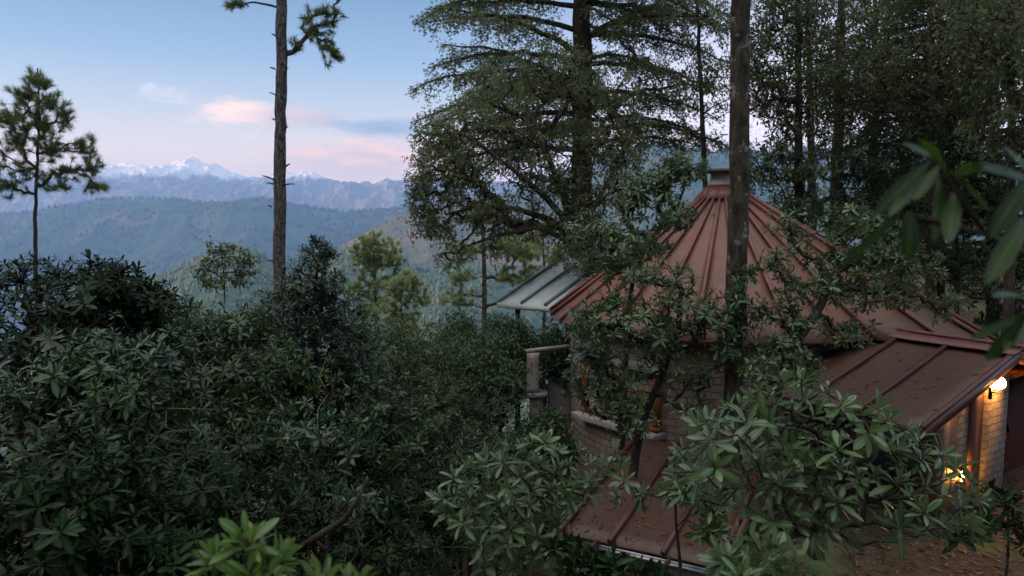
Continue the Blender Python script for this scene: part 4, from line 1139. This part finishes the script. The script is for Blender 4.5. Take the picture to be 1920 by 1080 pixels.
# near, large-leaved shrubs
NG = 'large-leaved rhododendron shrubs close to the low roofs'
b0 = basept(1540, 5.6)
pD = [(1255, 850), (1330, 775), (1390, 745), (1470, 712), (1530, 698), (1580, 735), (1650, 760), (1700, 790), (1740, 800), (1790, 870), (1850, 905), (1840, 950), (1780, 985), (1690, 1005), (1600, 1010), (1500, 1000), (1400, 965), (1300, 940), (1250, 900)]
rtree('large-leaved pale rhododendron shrub filling the space before the porch roof', b0,
      [b0, P(1535, 1060, 5.5), P(1530, 960, 5.5), P(1530, 890, 5.5)], [], 310, 'rhodo_cool', .195, 3, (8, 12), 'rhododendron_bush', 'shrub', NG, r0=.045, tip=.0055, bf=.35, bark='bark', inc=(15, 100), up=.9,
      points=np.concatenate([rosettes(pD, 4.9, 32, .14, 1, .55), rosettes([(x, y + 15) for x, y in pD], 5.5, 46, .14, 2, .4)]))
b0 = basept(985, 6.4)
pE = [(815, 935), (860, 880), (920, 845), (1000, 815), (1080, 840), (1150, 835), (1170, 870), (1110, 920), (1060, 970), (1050, 1040), (960, 1075), (900, 1060), (880, 1000), (830, 960)]
rtree('large-leaved green rhododendron shrub at the corner of the low gutter', b0,
      [b0, P(985, 1060, 6.4), P(980, 990, 6.4), P(985, 940, 6.4)], [], 311, 'rhodo_cool', .175, 3, (8, 12), 'rhododendron_bush', 'shrub', NG, r0=.04, tip=.0055, bf=.35, inc=(15, 100), up=.9,
      points=np.concatenate([rosettes(pE, 6.0, 26, .14, 3, .4), rosettes(pE, 6.6, 36, .14, 4, .3)]))
b0 = basept(1275, 7.6)
rtree('slender rhododendron stem with loose rosettes before the low brown roof', b0,
      [b0, P(1276, 1060, 7.6), P(1270, 980, 7.6), P(1265, 920, 7.6)],
      [(1190, 920, 7.7, 40, 30, .25, 10), (1275, 920, 7.6, 45, 40, .3, 22), (1330, 940, 7.4, 45, 40, .3, 22), (1285, 870, 7.7, 40, 30, .25, 14), (1350, 1000, 7.2, 40, 30, .25, 12)],
      312, 'rhodo_cool', .17, 2, (7, 10), 'rhododendron_bush', 'shrub', NG, r0=.035, tip=.006, bf=.3)
b0 = basept(1130, 5.2)
rtree('low dark rhododendron seedling under the galvanised gutter', b0, [b0, P(1130, 1180, 5.2), P(1130, 1090, 5.2), P(1135, 1060, 5.2)],
      [(1080, 1050, 5.2, 60, 25, .3, 18), (1160, 1075, 5.0, 70, 22, .3, 18), (1230, 1085, 5.0, 50, 15, .3, 8)], 313, 'rhodo_shaded', .18, 3, (7, 10), 'rhododendron_bush', 'shrub', NG, r0=.03, tip=.006)
b0 = basept(1430, 3.1)
rtree('pale silvery-leaved shoots rising at the bottom edge before the porch shrub', b0, [b0, P(1430, 1300, 3.1), P(1430, 1180, 3.1), P(1430, 1090, 3.1)],
      [(1360, 1060, 3.1, 40, 20, .15, 4), (1430, 1030, 3.2, 40, 25, .15, 5), (1480, 1075, 3.1, 50, 20, .15, 5), (1400, 1090, 3.0, 60, 20, .15, 5)], 314, 'rhodo_cool', .15, 3, (8, 11), 'rhododendron_bush', 'shrub', NG, r0=.025, tip=.006)
b0 = basept(1900, 7.8)
rtree('shaded rhododendron at the foot of the dark red door', b0, [b0, P(1900, 1080, 7.8), P(1898, 1000, 7.8), P(1890, 950, 7.8)],
      [(1890, 930, 7.8, 45, 30, .3, 14), (1850, 970, 7.6, 50, 30, .3, 14), (1910, 990, 7.6, 40, 30, .3, 12), (1800, 990, 7.2, 50, 30, .3, 12)], 315, 'rhodo_shaded', .18, 2, (7, 10), 'rhododendron_bush', 'shrub', NG, r0=.03, tip=.006)
# blurred shoots close to the lens
b0 = np.array([*P(455, 1000, 1.9)[:2], 3.0])
rtree('bright green out-of-focus shoots at the bottom edge of the thicket', b0, [b0, P(455, 1250, 1.9), P(455, 1120, 1.9), P(455, 1075, 1.9)],
      [(385, 1062, 1.9, 20, 14, .08, 3), (448, 1022, 1.9, 28, 12, .08, 3), (520, 1046, 1.95, 22, 14, .08, 3), (460, 1080, 1.85, 60, 12, .08, 4)], 320, 'young', .10, 3, (8, 11), 'rhododendron_bush', 'shrub', None, r0=.012, tip=.004, inc=(10, 75), up=1.2)
b0 = np.array([*P(640, 1100, 1.7)[:2], 3.0])
rtree('few blurred green leaves peeping over the bottom edge beside the bright shoots', b0, [b0, P(640, 1280, 1.7), P(640, 1180, 1.7), P(640, 1110, 1.7)],
      [(600, 1095, 1.7, 12, 10, .05, 2), (665, 1095, 1.7, 25, 10, .05, 3)], 321, 'young', .085, 3, (7, 9), 'rhododendron_bush', 'shrub', None, r0=.01, tip=.004, inc=(10, 75), up=1.2)
def near_branch():
    """single large leaves on a bent twig, an arm's length from the lens"""
    g = np.random.default_rng(77); b0 = np.array([*P(2120, 1000, 1.5)[:2], 3.0])
    t = thing('rhododendron_branch', b0, 'out-of-focus broad-leaved branch reaching in from the frame edge close to the lens', 'branch')
    b = MB()
    b.tube([b0, P(2100, 900, 1.45), P(2020, 620, 1.35), P(1930, 480, 1.28), P(1850, 440, 1.22), P(1770, 420, 1.2), P(1700, 400, 1.18)], [.012, .011, .009, .006, .005, .004, .003], 7)
    b.tube([P(1850, 440, 1.22), P(1800, 370, 1.2), P(1765, 315, 1.2), P(1740, 300, 1.2)], [.005, .004, .003, .002], 6)
    b.tube([P(2020, 620, 1.35), P(1960, 560, 1.2), P(1925, 400, 1.12), P(1935, 330, 1.1)], [.007, .005, .004, .003], 6)
    b.tube([P(2020, 620, 1.35), P(1965, 575, 1.2), P(1915, 590, 1.15)], [.006, .004, .003], 6)
    b.build('twig', M['bark_dark'], t, b0, smooth=True)
    Lf = [(1775, 312, 1700, 262, .6), (1745, 300, 1640, 402, .9), (1760, 312, 1712, 372, .7), (1735, 330, 1668, 398, .6), (1775, 315, 1862, 392, .95), (1760, 325, 1762, 452, 1.1), (1705, 395, 1708, 486, 1.0),
          (1690, 400, 1575, 500, .55), (1790, 360, 1778, 452, .9), (1790, 330, 1850, 300, .7), (1930, 330, 1862, 442, 1.1), (1928, 400, 1856, 525, 1.1), (1935, 330, 1880, 270, .8), (1930, 585, 1826, 632, .55), (1925, 590, 1850, 676, .8),
          (1930, 560, 1870, 540, .8), (1935, 340, 1840, 300, .6), (1925, 600, 1890, 640, .8), (1770, 315, 1730, 250, .6)]
    o = []; d = []; L = []; W = []
    for x0, y0, x1, y1, w in Lf:
        a = P(x0, y0, 1.2 + g.uniform(-.04, .04)); c = P(x1, y1, 1.18 + g.uniform(-.09, .07)); o.append(a); L.append(np.linalg.norm(c - a)); d.append((c - a) / L[-1]); W.append(.0145 * w)
    o = np.array(o); d = np.array(d); L = np.array(L)
    n = unit(np.array([0, -.6, .7]) + .55 * rand_dirs(g, len(o))); n = unit(n - (n * d).sum(1)[:, None] * d)
    b = MB(); leaf_mesh(b, o, d, n, L, np.array(W), 'rhodo', 3, g, (.02, .15)); b.build('crown', M['near'], t, b0, attr=True)
near_branch()

def litter():
    g = np.random.default_rng(9); n = 7000
    x = g.uniform(-1, 10.5, n); y = g.uniform(6.5, 14, n)
    k = (np.hypot(x - AX[0], y - AX[1]) > 3.6) & (fbm(x * 1.3, y * 1.3, 3) > .36); x, y = x[k], y[k]; n = len(x)
    o = np.stack([x, y, gz(x, y) + .012 + g.random(n) * .02], -1); a = g.random(n) * 6.28
    d = unit(np.stack([np.cos(a), np.sin(a), g.normal(0, .15, n)], -1)); nn = unit(np.array([0, 0, 1.0]) + .35 * rand_dirs(g, n)); nn = unit(nn - (nn * d).sum(1)[:, None] * d)
    L = g.uniform(.06, .16, n); b = MB(); leaf_mesh(b, o, d, nn, L, L * .17, 'rhodo', 2, g, (-.2, .3))
    m = leaf_mat('dead_leaf', (.034, .019, .011), (.12, .074, .042), (.10, .07, .045), .7, .3, .1, .0, .2, (.15, .08, .04))
    o = b.build('leaf_litter', m, attr=True); tag(o, 'brown fallen leaves strewn over the bare ground by the porch', 'fallen leaves', kind='stuff')
    # leaves and needles lying on the roofs
    h = [q for q in bpy.data.objects if q.name == 'round_house'][0]
    O, N = [], []
    for q in list(h.children):
        if q.name.split('.')[0] not in ('conical_roof', 'lean_to_roof', 'porch_roof'): continue
        me = q.data; cnt = {'conical_roof': 800, 'lean_to_roof': 420, 'porch_roof': 420}[q.name.split('.')[0]]
        fs = [p for p in me.polygons if p.normal.z > .3]; w = np.array([p.area for p in fs]); ii = g.choice(len(fs), cnt, p=w / w.sum())
        for i in ii:
            p = fs[i]; vs = np.array([me.vertices[v].co for v in p.vertices]); wt = g.dirichlet(np.ones(len(vs)))
            O.append(wt @ vs); N.append(np.array(p.normal))
    O = np.array(O); N = np.array(N); n = len(O); O = O + N * .008
    d = rand_dirs(g, n); d = unit(d - (d * N).sum(1)[:, None] * N + N * .05); L = g.uniform(.05, .15, n); W = L * np.where(g.random(n) < .5, .04, .15)
    b = MB(); leaf_mesh(b, O, d, unit(N + .2 * rand_dirs(g, n)), L, W, 'rhodo', 2, g, (-.15, .2)); b2 = b.build('fallen_leaves', m, h, attr=True); b2['kind'] = 'stuff'
litter()

# ------------------------------------------------------------------ the trees
def cl_px(lst):
    return [(P(px, py, y), (hw / F * y, hd, hh / F * y), m) for px, py, y, hw, hh, hd, m in lst]

def oak(label, trunk, clumps, seed, mat='oak', L=.085, lod=2, num=(10, 15), spread=.24, group=None, r0=.2, bark='bark_dark', bf=.15, tip=.008, gap=0, power=.5, name='oak_tree', hang=.3, minr=0, expo=.5, r1=None, dn=2.2, extra=()):
    base = np.array(trunk[0])
    lf = lambda b, t, a, g_: sprays(b, t, a, g_, L, lod, (int(num[0] * dn), int(num[1] * dn)), spread, wr=.23, hang=hang)
    return plant(name, label, 'tree', base, trunk, cl_px(clumps), lf, M[mat], M[bark], seed, group, r0=r0, r1=r1 or r0 * .3, bf=bf, tip=tip, up=.15, gap=gap, power=power, wob=.08, minr=minr, expo=expo, k=5, extra=extra)

# big oak left of the cone roof
b0 = basept(1090, 21.5)
oak('big spreading small-leaved oak hanging over the valley beside the cedar', [b0, P(1092, 600, 21.5), P(1090, 500, 21.4), P(1078, 440, 21.2), P(1060, 380, 21.0), P(1030, 300, 21), P(1000, 220, 21)],
    [(860, 300, 20.5, 75, 60, 1.2, 150), (840, 370, 20.5, 70, 60, 1.1, 150), (860, 430, 20.3, 60, 36, .9, 90), (930, 400, 20.3, 80, 50, 1.1, 130), (900, 230, 20.6, 70, 55, 1.2, 130), (960, 170, 21, 80, 55, 1.3, 140),
     (1000, 250, 20.8, 90, 60, 1.3, 150), (960, 320, 20.5, 90, 50, 1.2, 110), (1050, 350, 20.3, 70, 60, 1.1, 110), (1020, 430, 20.2, 60, 40, .9, 60), (1060, 150, 21, 70, 60, 1.2, 90), (1130, 290, 20.4, 80, 60, 1.2, 100), (1120, 370, 20, 60, 50, 1.0, 80),
     (1180, 250, 20.6, 50, 40, 1, 40), (860, 486, 20.2, 50, 20, .7, 30), (790, 330, 20.4, 20, 50, .6, 26), (800, 420, 20.4, 30, 40, .6, 34), (1110, 440, 20, 60, 40, .9, 60), (980, 110, 21, 60, 36, 1.0, 50), (1150, 190, 20.8, 60, 50, 1.0, 56), (1180, 330, 20.2, 40, 50, .9, 40), (820, 255, 20.6, 34, 40, .7, 34), (790, 370, 20.4, 22, 34, .5, 24), (910, 470, 20.1, 60, 22, .7, 34), (1060, 480, 20, 50, 26, .8, 34)],
    400, 'oak', .10, 2, (11, 16), .24, r0=.20, tip=.013, bf=.12, gap=.405, dn=1.75,
    extra=[([P(1088, 455, 21.3), P(1030, 412, 20.6), P(970, 392, 20.1), P(900, 386, 19.9), P(835, 402, 19.8)], [.12, .10, .075, .05, .02]), ([P(1086, 462, 21.3), P(1010, 425, 20.4), P(930, 442, 20), P(862, 466, 19.8)], [.10, .075, .05, .02]),
           ([P(1084, 440, 21.2), P(1025, 372, 20.5), P(962, 318, 20.1), P(895, 268, 19.9), P(850, 240, 19.8)], [.11, .085, .06, .04, .015]), ([P(1078, 420, 21.1), P(1050, 345, 20.6), P(1018, 278, 20.3), P(985, 190, 20.1)], [.10, .075, .055, .02]),
           ([P(1088, 430, 21.2), P(1130, 360, 20.6), P(1165, 290, 20.3), P(1195, 240, 20.2)], [.09, .06, .04, .015])])

def cedar(label, px, y, ybot, top, r0, levels, seed, mat='cedar', group=None, name='cedar_tree', L=.10, w=.017, bark='bark_cedar', dens=.98, sag=.34):
    """levels: (pixel y of branch origin, reach m, direction deg from camera-right, rise)"""
    g = np.random.default_rng(seed)
    base = basept(px, y); topp = P(px, top, y)
    t = thing(name, base, label, 'tree', group)
    b = MB(); n = 24; f = np.linspace(0, 1, n)[:, None]
    tr = base * (1 - f) + np.array([topp[0], topp[1], topp[2]]) * f; tr[1:-1, :2] += g.normal(0, .02, (n - 2, 2))
    b.tube(tr, r0 * (1.15 - .75 * f[:, 0]) * g.uniform(.95, 1.05, n), 12)
    O = []; D = []
    for py, reach, ang, rise in levels:
        o = P(px, py, y); a = math.radians(ang); hd = np.array([math.cos(a), math.sin(a), 0]); m = 14
        s_ = np.linspace(0, 1, m)
        side = np.array([-hd[1], hd[0], 0])
        bend = g.uniform(-.12, .12) * reach
        z = rise * reach * s_ - sag * reach * s_ ** 2 * g.uniform(.7, 1.3)
        pts = o + hd * (s_ * reach)[:, None] + side * (bend * s_ ** 2)[:, None] + np.array([0, 0, 1.0]) * z[:, None] + g.normal(0, .012, (m, 3)) * reach ** .5
        rb = max(.022, .020 * reach)
        b.tube(pts, rb * (1 - .85 * s_), 6)
        # flat side twigs
        nt = int(reach / .17 * dens)
        for q in range(nt):
            u = .12 + .88 * (q + g.random()) / nt; sg = 1 if q % 2 else -1
            p = np.array([np.interp(u, s_, pts[:, i]) for i in range(3)])
            ln = (.25 + .34 * reach * (1 - u) ** .8 * min(1, u * 3)) * g.uniform(.6, 1.25); ln = min(ln, 1.7)
            fw = g.uniform(.5, 1.1)
            d = unit(hd * fw + side * sg * .9 + np.array([0, 0, g.uniform(-.45, .22)]))
            mm = 5; v = np.linspace(0, 1, mm)
            tp = p + d * (v * ln)[:, None] + np.array([0, 0, -1.0]) * (ln * g.uniform(.15, .6) * v ** 2)[:, None]
            b.tube(tp, .009 * (1 - .7 * v), 4, False)
            kx = max(4, int(ln / .020 * dens)); uu = g.random(kx)
            # secondary sprigs spread sideways from the twig
            pp = np.stack([np.interp(uu, v, tp[:, i]) for i in range(3)], -1)
            off = g.uniform(-1, 1, kx) * (.16 + .14 * ln) * (1 - uu * .7)
            tw = unit(np.cross(d, [0, 0, 1.0]))
            pp = pp + tw * off[:, None] + d * (np.abs(off) * .5)[:, None] + np.array([0, 0, 1.0]) * (g.normal(0, .10, kx) - np.abs(off) * .5)[:, None]
            O.append(pp); D.append(unit(d + tw * np.sign(off)[:, None] * .6 + g.normal(0, .3, (kx, 3)) - np.array([0, 0, .15])))
    b.build('trunk', M[bark], t, base, smooth=True)
    O = np.concatenate(O); D = np.concatenate(D); N = len(O)
    # each sprig: three crossed short needle fans
    idx = np.repeat(np.arange(N), 3); d = unit(D[idx] + g.normal(0, .45, (3 * N, 3)))
    nn = unit(rand_dirs(g, 3 * N) + np.array([0, 0, .7])); nn = unit(nn - (nn * d).sum(1)[:, None] * d)
    bb = MB(); leaf_mesh(bb, O[idx], d, nn, L * g.uniform(.6, 1.2, 3 * N), np.full(3 * N, w), 'needle', 1, g, (0, .2), rnd=np.clip(g.random(N)[idx] * .6 + g.random(3 * N) * .4, 0, 1))
    bb.build('crown', M[mat], t, base, attr=True)
    return t

lv = []
gr = np.random.default_rng(5)
for py in np.arange(-330, 260, 29):
    for q in range(2):
        a = gr.uniform(0, 360); reach = 4.9 + 1.2 * (py / 300) + gr.uniform(-2.8, 1.0)
        lv.append((py + gr.uniform(-12, 12), max(1.8, reach), a, gr.uniform(-.35, .75)))
for py, reach, a, rise in [(150, 5.0, 176, .28), (185, 4.8, 190, .20), (215, 4.9, 172, .12), (245, 4.7, 185, .16), (120, 4.6, 168, .35), (60, 4.4, 185, .30), (20, 4.3, 175, .3), (-30, 4.2, 180, .3), (285, 4.9, 178, .2),
                           (180, 4.6, 5, .22), (230, 4.4, -8, .25), (120, 4.8, 10, .15), (70, 5.0, -5, .15), (275, 4.3, 4, .3), (10, 5.0, 8, .1), (-40, 5, -10, .05)]:
    lv.append((py, reach * (1.14 if 90 < a < 270 else 1.0), a, rise))
cedar('tall layered cedar behind the oak, its straight trunk rising out of the frame', 1093, 25, 440, -620, .40, lv, 410)

# mossy trunk crossing the cone roof
b0 = basept(1376, 12.0)
oak('straight mossy grey trunk standing before the red cone roof and hiding half its chimney', [b0, P(1376, 760, 12), P(1382, 500, 12), P(1386, 250, 12), P(1388, 0, 12), P(1390, -200, 12), P(1392, -480, 12)],
    [(1390, -330, 12, 260, 130, 1.8, 150), (1250, -260, 12, 120, 70, 1.2, 60), (1540, -270, 12, 120, 70, 1.2, 60), (1420, -190, 12.2, 160, 40, 1, 40)], 420, 'oak', .095, 2, (10, 14), .26, r0=.185, bark='bark_grey', r1=.13)

# dark wood behind and beside the house
WG = 'dark trees of the wood behind the house'
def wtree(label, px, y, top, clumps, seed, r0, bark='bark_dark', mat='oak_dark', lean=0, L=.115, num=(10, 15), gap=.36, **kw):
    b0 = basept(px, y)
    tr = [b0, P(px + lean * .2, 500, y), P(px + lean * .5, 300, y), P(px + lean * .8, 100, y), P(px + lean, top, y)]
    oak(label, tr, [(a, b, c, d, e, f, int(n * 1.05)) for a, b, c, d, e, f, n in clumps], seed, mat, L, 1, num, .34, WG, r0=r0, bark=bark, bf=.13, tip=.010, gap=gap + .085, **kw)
wtree('wood tree with twin dark trunks seen just past the mossy trunk', 1497, 19.5, -120,
      [(1450, 60, 19.5, 90, 80, 1.5, 130), (1540, 20, 19.5, 90, 70, 1.5, 120), (1460, 200, 19.3, 80, 70, 1.3, 120), (1540, 150, 19.4, 80, 60, 1.3, 110), (1450, 310, 19.2, 60, 50, 1.1, 60), (1500, -60, 19.5, 150, 70, 1.6, 120), (1420, 130, 19.4, 50, 60, 1.1, 50)], 430, .17)
wtree('reddish-barked wood tree between the twin trunks and the dark conifer', 1560, 22, -160,
      [(1600, 60, 22, 100, 80, 1.7, 150), (1630, 170, 22, 100, 70, 1.5, 140), (1600, 270, 21.6, 90, 60, 1.4, 110), (1560, -60, 22, 140, 80, 1.8, 130), (1540, 240, 21.8, 70, 60, 1.3, 70)], 431, .25, 'bark_red', lean=20)
wtree('slim trunked wood tree with a leaning stem beside the reddish one', 1528, 24, -140,
      [(1500, 120, 24, 110, 90, 1.7, 130), (1560, 180, 24, 110, 80, 1.6, 120), (1480, 260, 24, 90, 60, 1.4, 80), (1530, -20, 24, 130, 80, 1.8, 110)], 432, .17, 'bark_red', lean=-14)
wtree('dark wood tree filling the sky above the porch', 1745, 18.5, -150,
      [(1720, 60, 18.5, 110, 90, 1.6, 190), (1800, 120, 18.5, 110, 90, 1.6, 190), (1740, 200, 18.3, 100, 70, 1.4, 150), (1680, 140, 18.4, 80, 70, 1.3, 110), (1860, 40, 18.5, 100, 80, 1.5, 150), (1760, -40, 18.6, 160, 70, 1.7, 150), (1830, 220, 18.2, 90, 60, 1.3, 110)], 433, .16)
wtree('black-stemmed wood tree at the frame edge above the lamp', 1895, 15.5, -160,
      [(1880, 80, 15.5, 110, 90, 1.5, 190), (1930, 190, 15.4, 100, 90, 1.4, 160), (1870, 250, 15.4, 90, 70, 1.2, 120), (1930, -30, 15.5, 140, 80, 1.6, 140), (1960, 330, 15.2, 80, 70, 1.2, 90)], 434, .13)
wtree('slender wood tree with an open airy crown between the cedar and the mossy trunk', 1335, 23, -140,
      [(1300, 60, 23, 90, 80, 1.6, 90), (1340, 140, 23, 90, 70, 1.5, 90), (1280, 180, 23, 70, 60, 1.3, 60), (1330, 230, 22.6, 60, 40, 1.1, 40), (1340, -40, 23, 140, 80, 1.7, 100), (1230, 110, 23, 50, 60, 1.2, 40)], 435, .12, lean=-30, gap=.40, mat='oak')
wtree('grey-stemmed wood tree standing past the end of the brown roof', 1763, 22.5, -80,
      [(1700, 300, 22.5, 100, 60, 1.4, 110), (1800, 320, 22.5, 100, 70, 1.4, 120), (1880, 380, 22.3, 90, 60, 1.3, 90), (1750, 200, 22.5, 120, 70, 1.5, 110), (1660, 400, 22.4, 70, 40, 1.1, 50)], 436, .19, 'bark_grey')
wtree('distant wood tree deep in the shade between the conifer trunks', 1640, 28, -60,
      [(1600, 330, 28, 120, 70, 2, 120), (1700, 250, 28, 120, 80, 2, 120), (1680, 400, 28, 110, 60, 1.7, 90), (1620, 140, 28, 130, 80, 2.1, 110), (1500, 400, 28, 90, 60, 1.6, 70)], 437, .2)
lv = []
for py in np.arange(-120, 500, 30):
    for q in range(3):
        lv.append((py + gr.uniform(-12, 12), gr.uniform(2.6, 4.6), gr.uniform(0, 360), gr.uniform(-.05, .2)))
    lv.append((py + gr.uniform(-10, 10), gr.uniform(3.2, 4.8), 180 + gr.uniform(-25, 25), gr.uniform(0, .15)))
cedar('dark drooping conifer behind the lamp with layered branches', 1868, 20.5, 500, -240, .16, lv, 411, 'cedar', WG, 'conifer_tree', sag=.2)

# pines
def pine(label, px, y, pts, r, clumps, seed, mat='pine', bark='bark_pine', L=.22, num=55, w=.0075, group=None, name='pine_tree', tip=.010, up=.8, bf=.22, stubs=(), power=.75, hang=.06, dn=1.9):
    b0 = basept(px, y); tr = [b0] + [P(a, c, y) for a, c in pts]
    lf = lambda b, t, a, g_: tufts(b, t, a, g_, L, num, w, 2, hang=hang)
    t = plant(name, label, 'tree', b0, tr, [(c, r_, int(n_ * dn)) for c, r_, n_ in cl_px(clumps)], lf, M[mat], M[bark], seed, group, r0=r[0], r1=r[1], bf=bf, tip=tip, up=up, power=power, wob=.07, trunk_k=14)
    for spx, spy, dx, dz, rr in stubs:
        b = MB(); p = P(spx, spy, y - .02); q = p + np.array([dx, -.05, dz]); b.tube([p - np.array([dx, 0, 0]) * .3, (p + q) / 2 + [0, 0, .02], q], [rr, rr * .8, rr * .45], 6)
        b.build('branch_stub', M[bark], t, b0, smooth=True)
    return t
pine('small bushy-topped pine rising alone above the thicket at the frame edge', 65, 33, [(65, 460), (67, 380), (70, 300), (74, 220), (72, 150), (70, 128)], (.17, .03),
     [(70, 150, 33, 28, 22, .6, 26), (50, 180, 33, 40, 24, .8, 30), (95, 195, 33, 36, 26, .8, 30), (20, 220, 33, 42, 30, 1, 34), (75, 235, 33, 50, 30, 1, 40), (125, 222, 33, 22, 22, .5, 14), (30, 265, 33, 50, 30, 1, 38), (100, 280, 33, 50, 26, 1, 34),
      (155, 275, 33, 28, 26, .7, 22), (170, 315, 33, 22, 26, .6, 18), (40, 320, 33, 55, 22, 1, 26), (130, 320, 33, 40, 22, .9, 22), (180, 350, 33, 26, 12, .5, 12), (20, 350, 33, 35, 22, .8, 18), (110, 350, 33, 40, 16, .9, 14), (-25, 300, 33, 30, 50, .9, 26)],
     500, 'pine', 'bark_dark', .31, 54, .0060, tip=.013, dn=1.5)
pine('tall bare pine trunk with scaly bark and a few high needled branches', 523, 24, [(524, 500), (525, 300), (527, 100), (529, 0), (531, -150), (533, -420)], (.235, .13),
     [(590, 60, 24, 40, 40, .6, 30), (625, 95, 24, 26, 30, .5, 22), (610, 25, 24, 45, 22, .6, 26), (560, 85, 24, 22, 14, .3, 8), (440, 5, 24, 26, 10, .4, 12), (540, -200, 24, 150, 90, 1.8, 90), (470, -300, 24, 110, 80, 1.6, 70), (600, -310, 24, 120, 80, 1.6, 70), (640, -20, 24, 30, 24, .5, 14)],
     501, 'pine', 'bark_pine', .22, 54, .0055, tip=.012, dn=1.15,
     stubs=[(516, 68, -.10, .06, .03), (514, 130, -.12, .05, .03), (536, 130, .10, .02, .025), (514, 178, -.14, .07, .025), (538, 312, .12, .08, .03), (512, 338, -.32, .15, .035), (510, 345, -.16, .02, .03), (536, 347, .30, .03, .03), (508, 388, -.10, .05, .03), (510, 490, -.15, .04, .03), (514, 225, -.06, .03, .03), (537, 240, .07, .04, .03)])
PG = 'pale pines standing on the slope below the garden'
pine('pale yellow-green twin-topped pine below the brown hillside', 705, 52, [(705, 600), (703, 520), (700, 460), (700, 432)], (.26, .05),
     [(700, 455, 52, 36, 26, 1.2, 34), (690, 490, 52, 44, 28, 1.3, 40), (700, 575, 52, 50, 30, 1.4, 34), (670, 540, 52, 26, 30, 1, 20), (735, 480, 52, 34, 30, 1.2, 34), (715, 530, 52, 50, 30, 1.4, 40), (680, 470, 52, 24, 24, 1, 20)], 510, 'pine_skylit', 'bark_red', .30, 100, .009, PG, tip=.014)
pine('lower pale rounded pine in front of the twin-topped one', 755, 46, [(755, 640), (752, 580), (750, 530)], (.2, .05),
     [(745, 545, 46, 36, 30, 1.1, 34), (770, 525, 46, 30, 22, 1, 26), (740, 590, 46, 44, 34, 1.2, 40), (770, 610, 46, 40, 26, 1.2, 24), (785, 560, 46, 28, 24, 1, 20)], 511, 'pine_skylit', 'bark_red', .28, 100, .0085, PG, tip=.012)
pine('pale open pine with a pinkish trunk seen below the oak branches', 907, 44, [(908, 600), (908, 520), (906, 440), (900, 360)], (.22, .1),
     [(870, 470, 44, 40, 26, 1.2, 30), (950, 460, 44, 50, 30, 1.3, 36), (860, 520, 44, 30, 20, 1, 18), (985, 480, 44, 36, 36, 1.2, 30), (900, 400, 44, 60, 30, 1.4, 30), (950, 520, 44, 36, 24, 1, 18), (860, 560, 44, 40, 24, 1.1, 20), (960, 565, 44, 40, 20, 1.1, 16), (1000, 520, 44, 30, 24, 1, 18)], 512, 'pine_skylit', 'bark_red', .29, 100, .0085, PG, tip=.014)
pine('pale pine half hidden behind the oak above the veranda roof', 1020, 50, [(1020, 580), (1020, 500), (1018, 430)], (.2, .06),
     [(1010, 460, 50, 50, 34, 1.4, 36), (1050, 490, 50, 40, 30, 1.2, 26), (980, 440, 50, 40, 26, 1.2, 22)], 513, 'pine_skylit', 'bark_red', .29, 100, .0085, PG, tip=.014)
# thin sapling on the skyline
b0 = basept(418, 17)
oak('thin airy sapling standing up from the thicket against the blue valley', [b0, P(420, 560, 17), P(422, 510, 17), P(418, 470, 17), P(412, 452, 17)],
    [(415, 475, 17, 24, 20, .3, 12), (440, 490, 17, 28, 16, .3, 14), (395, 500, 17, 24, 18, .3, 13), (455, 515, 17, 18, 18, .3, 9), (425, 525, 17, 36, 16, .4, 14), (384, 525, 17, 14, 14, .2, 5)], 520, 'rhodo_olive', .10, 2, (6, 9), .16, r0=.03, bf=.25, tip=.006, name='sapling')

# ------------------------------------------------------------------ air between the ridges
def haze():
    b = MB(); x0, x1, y0, y1, z0, z1 = -7200, 7200, -480, 9200, -700, 480
    b.box(((x0 + x1) / 2, (y0 + y1) / 2, (z0 + z1) / 2), (x1 - x0, y1 - y0, z1 - z0))
    m = bpy.data.materials.new('air'); m.use_nodes = True; m.node_tree.nodes.clear(); T = NT(m.node_tree)
    v = T.n('ShaderNodeVolumePrincipled'); v.inputs['Density Attribute'].default_value = ''
    T.set(v.inputs['Color'], (.27, .54, 1.0)); v.inputs['Density'].default_value = HAZE; v.inputs['Anisotropy'].default_value = .1
    o = T.n('ShaderNodeOutputMaterial'); T.nt.links.new(v.outputs[0], o.inputs['Volume'])
    o = b.build('haze', m); tag(o, 'pale blue haze lying in the valleys and before the far ridges', 'haze', kind='stuff')
HAZE = .000126
haze()
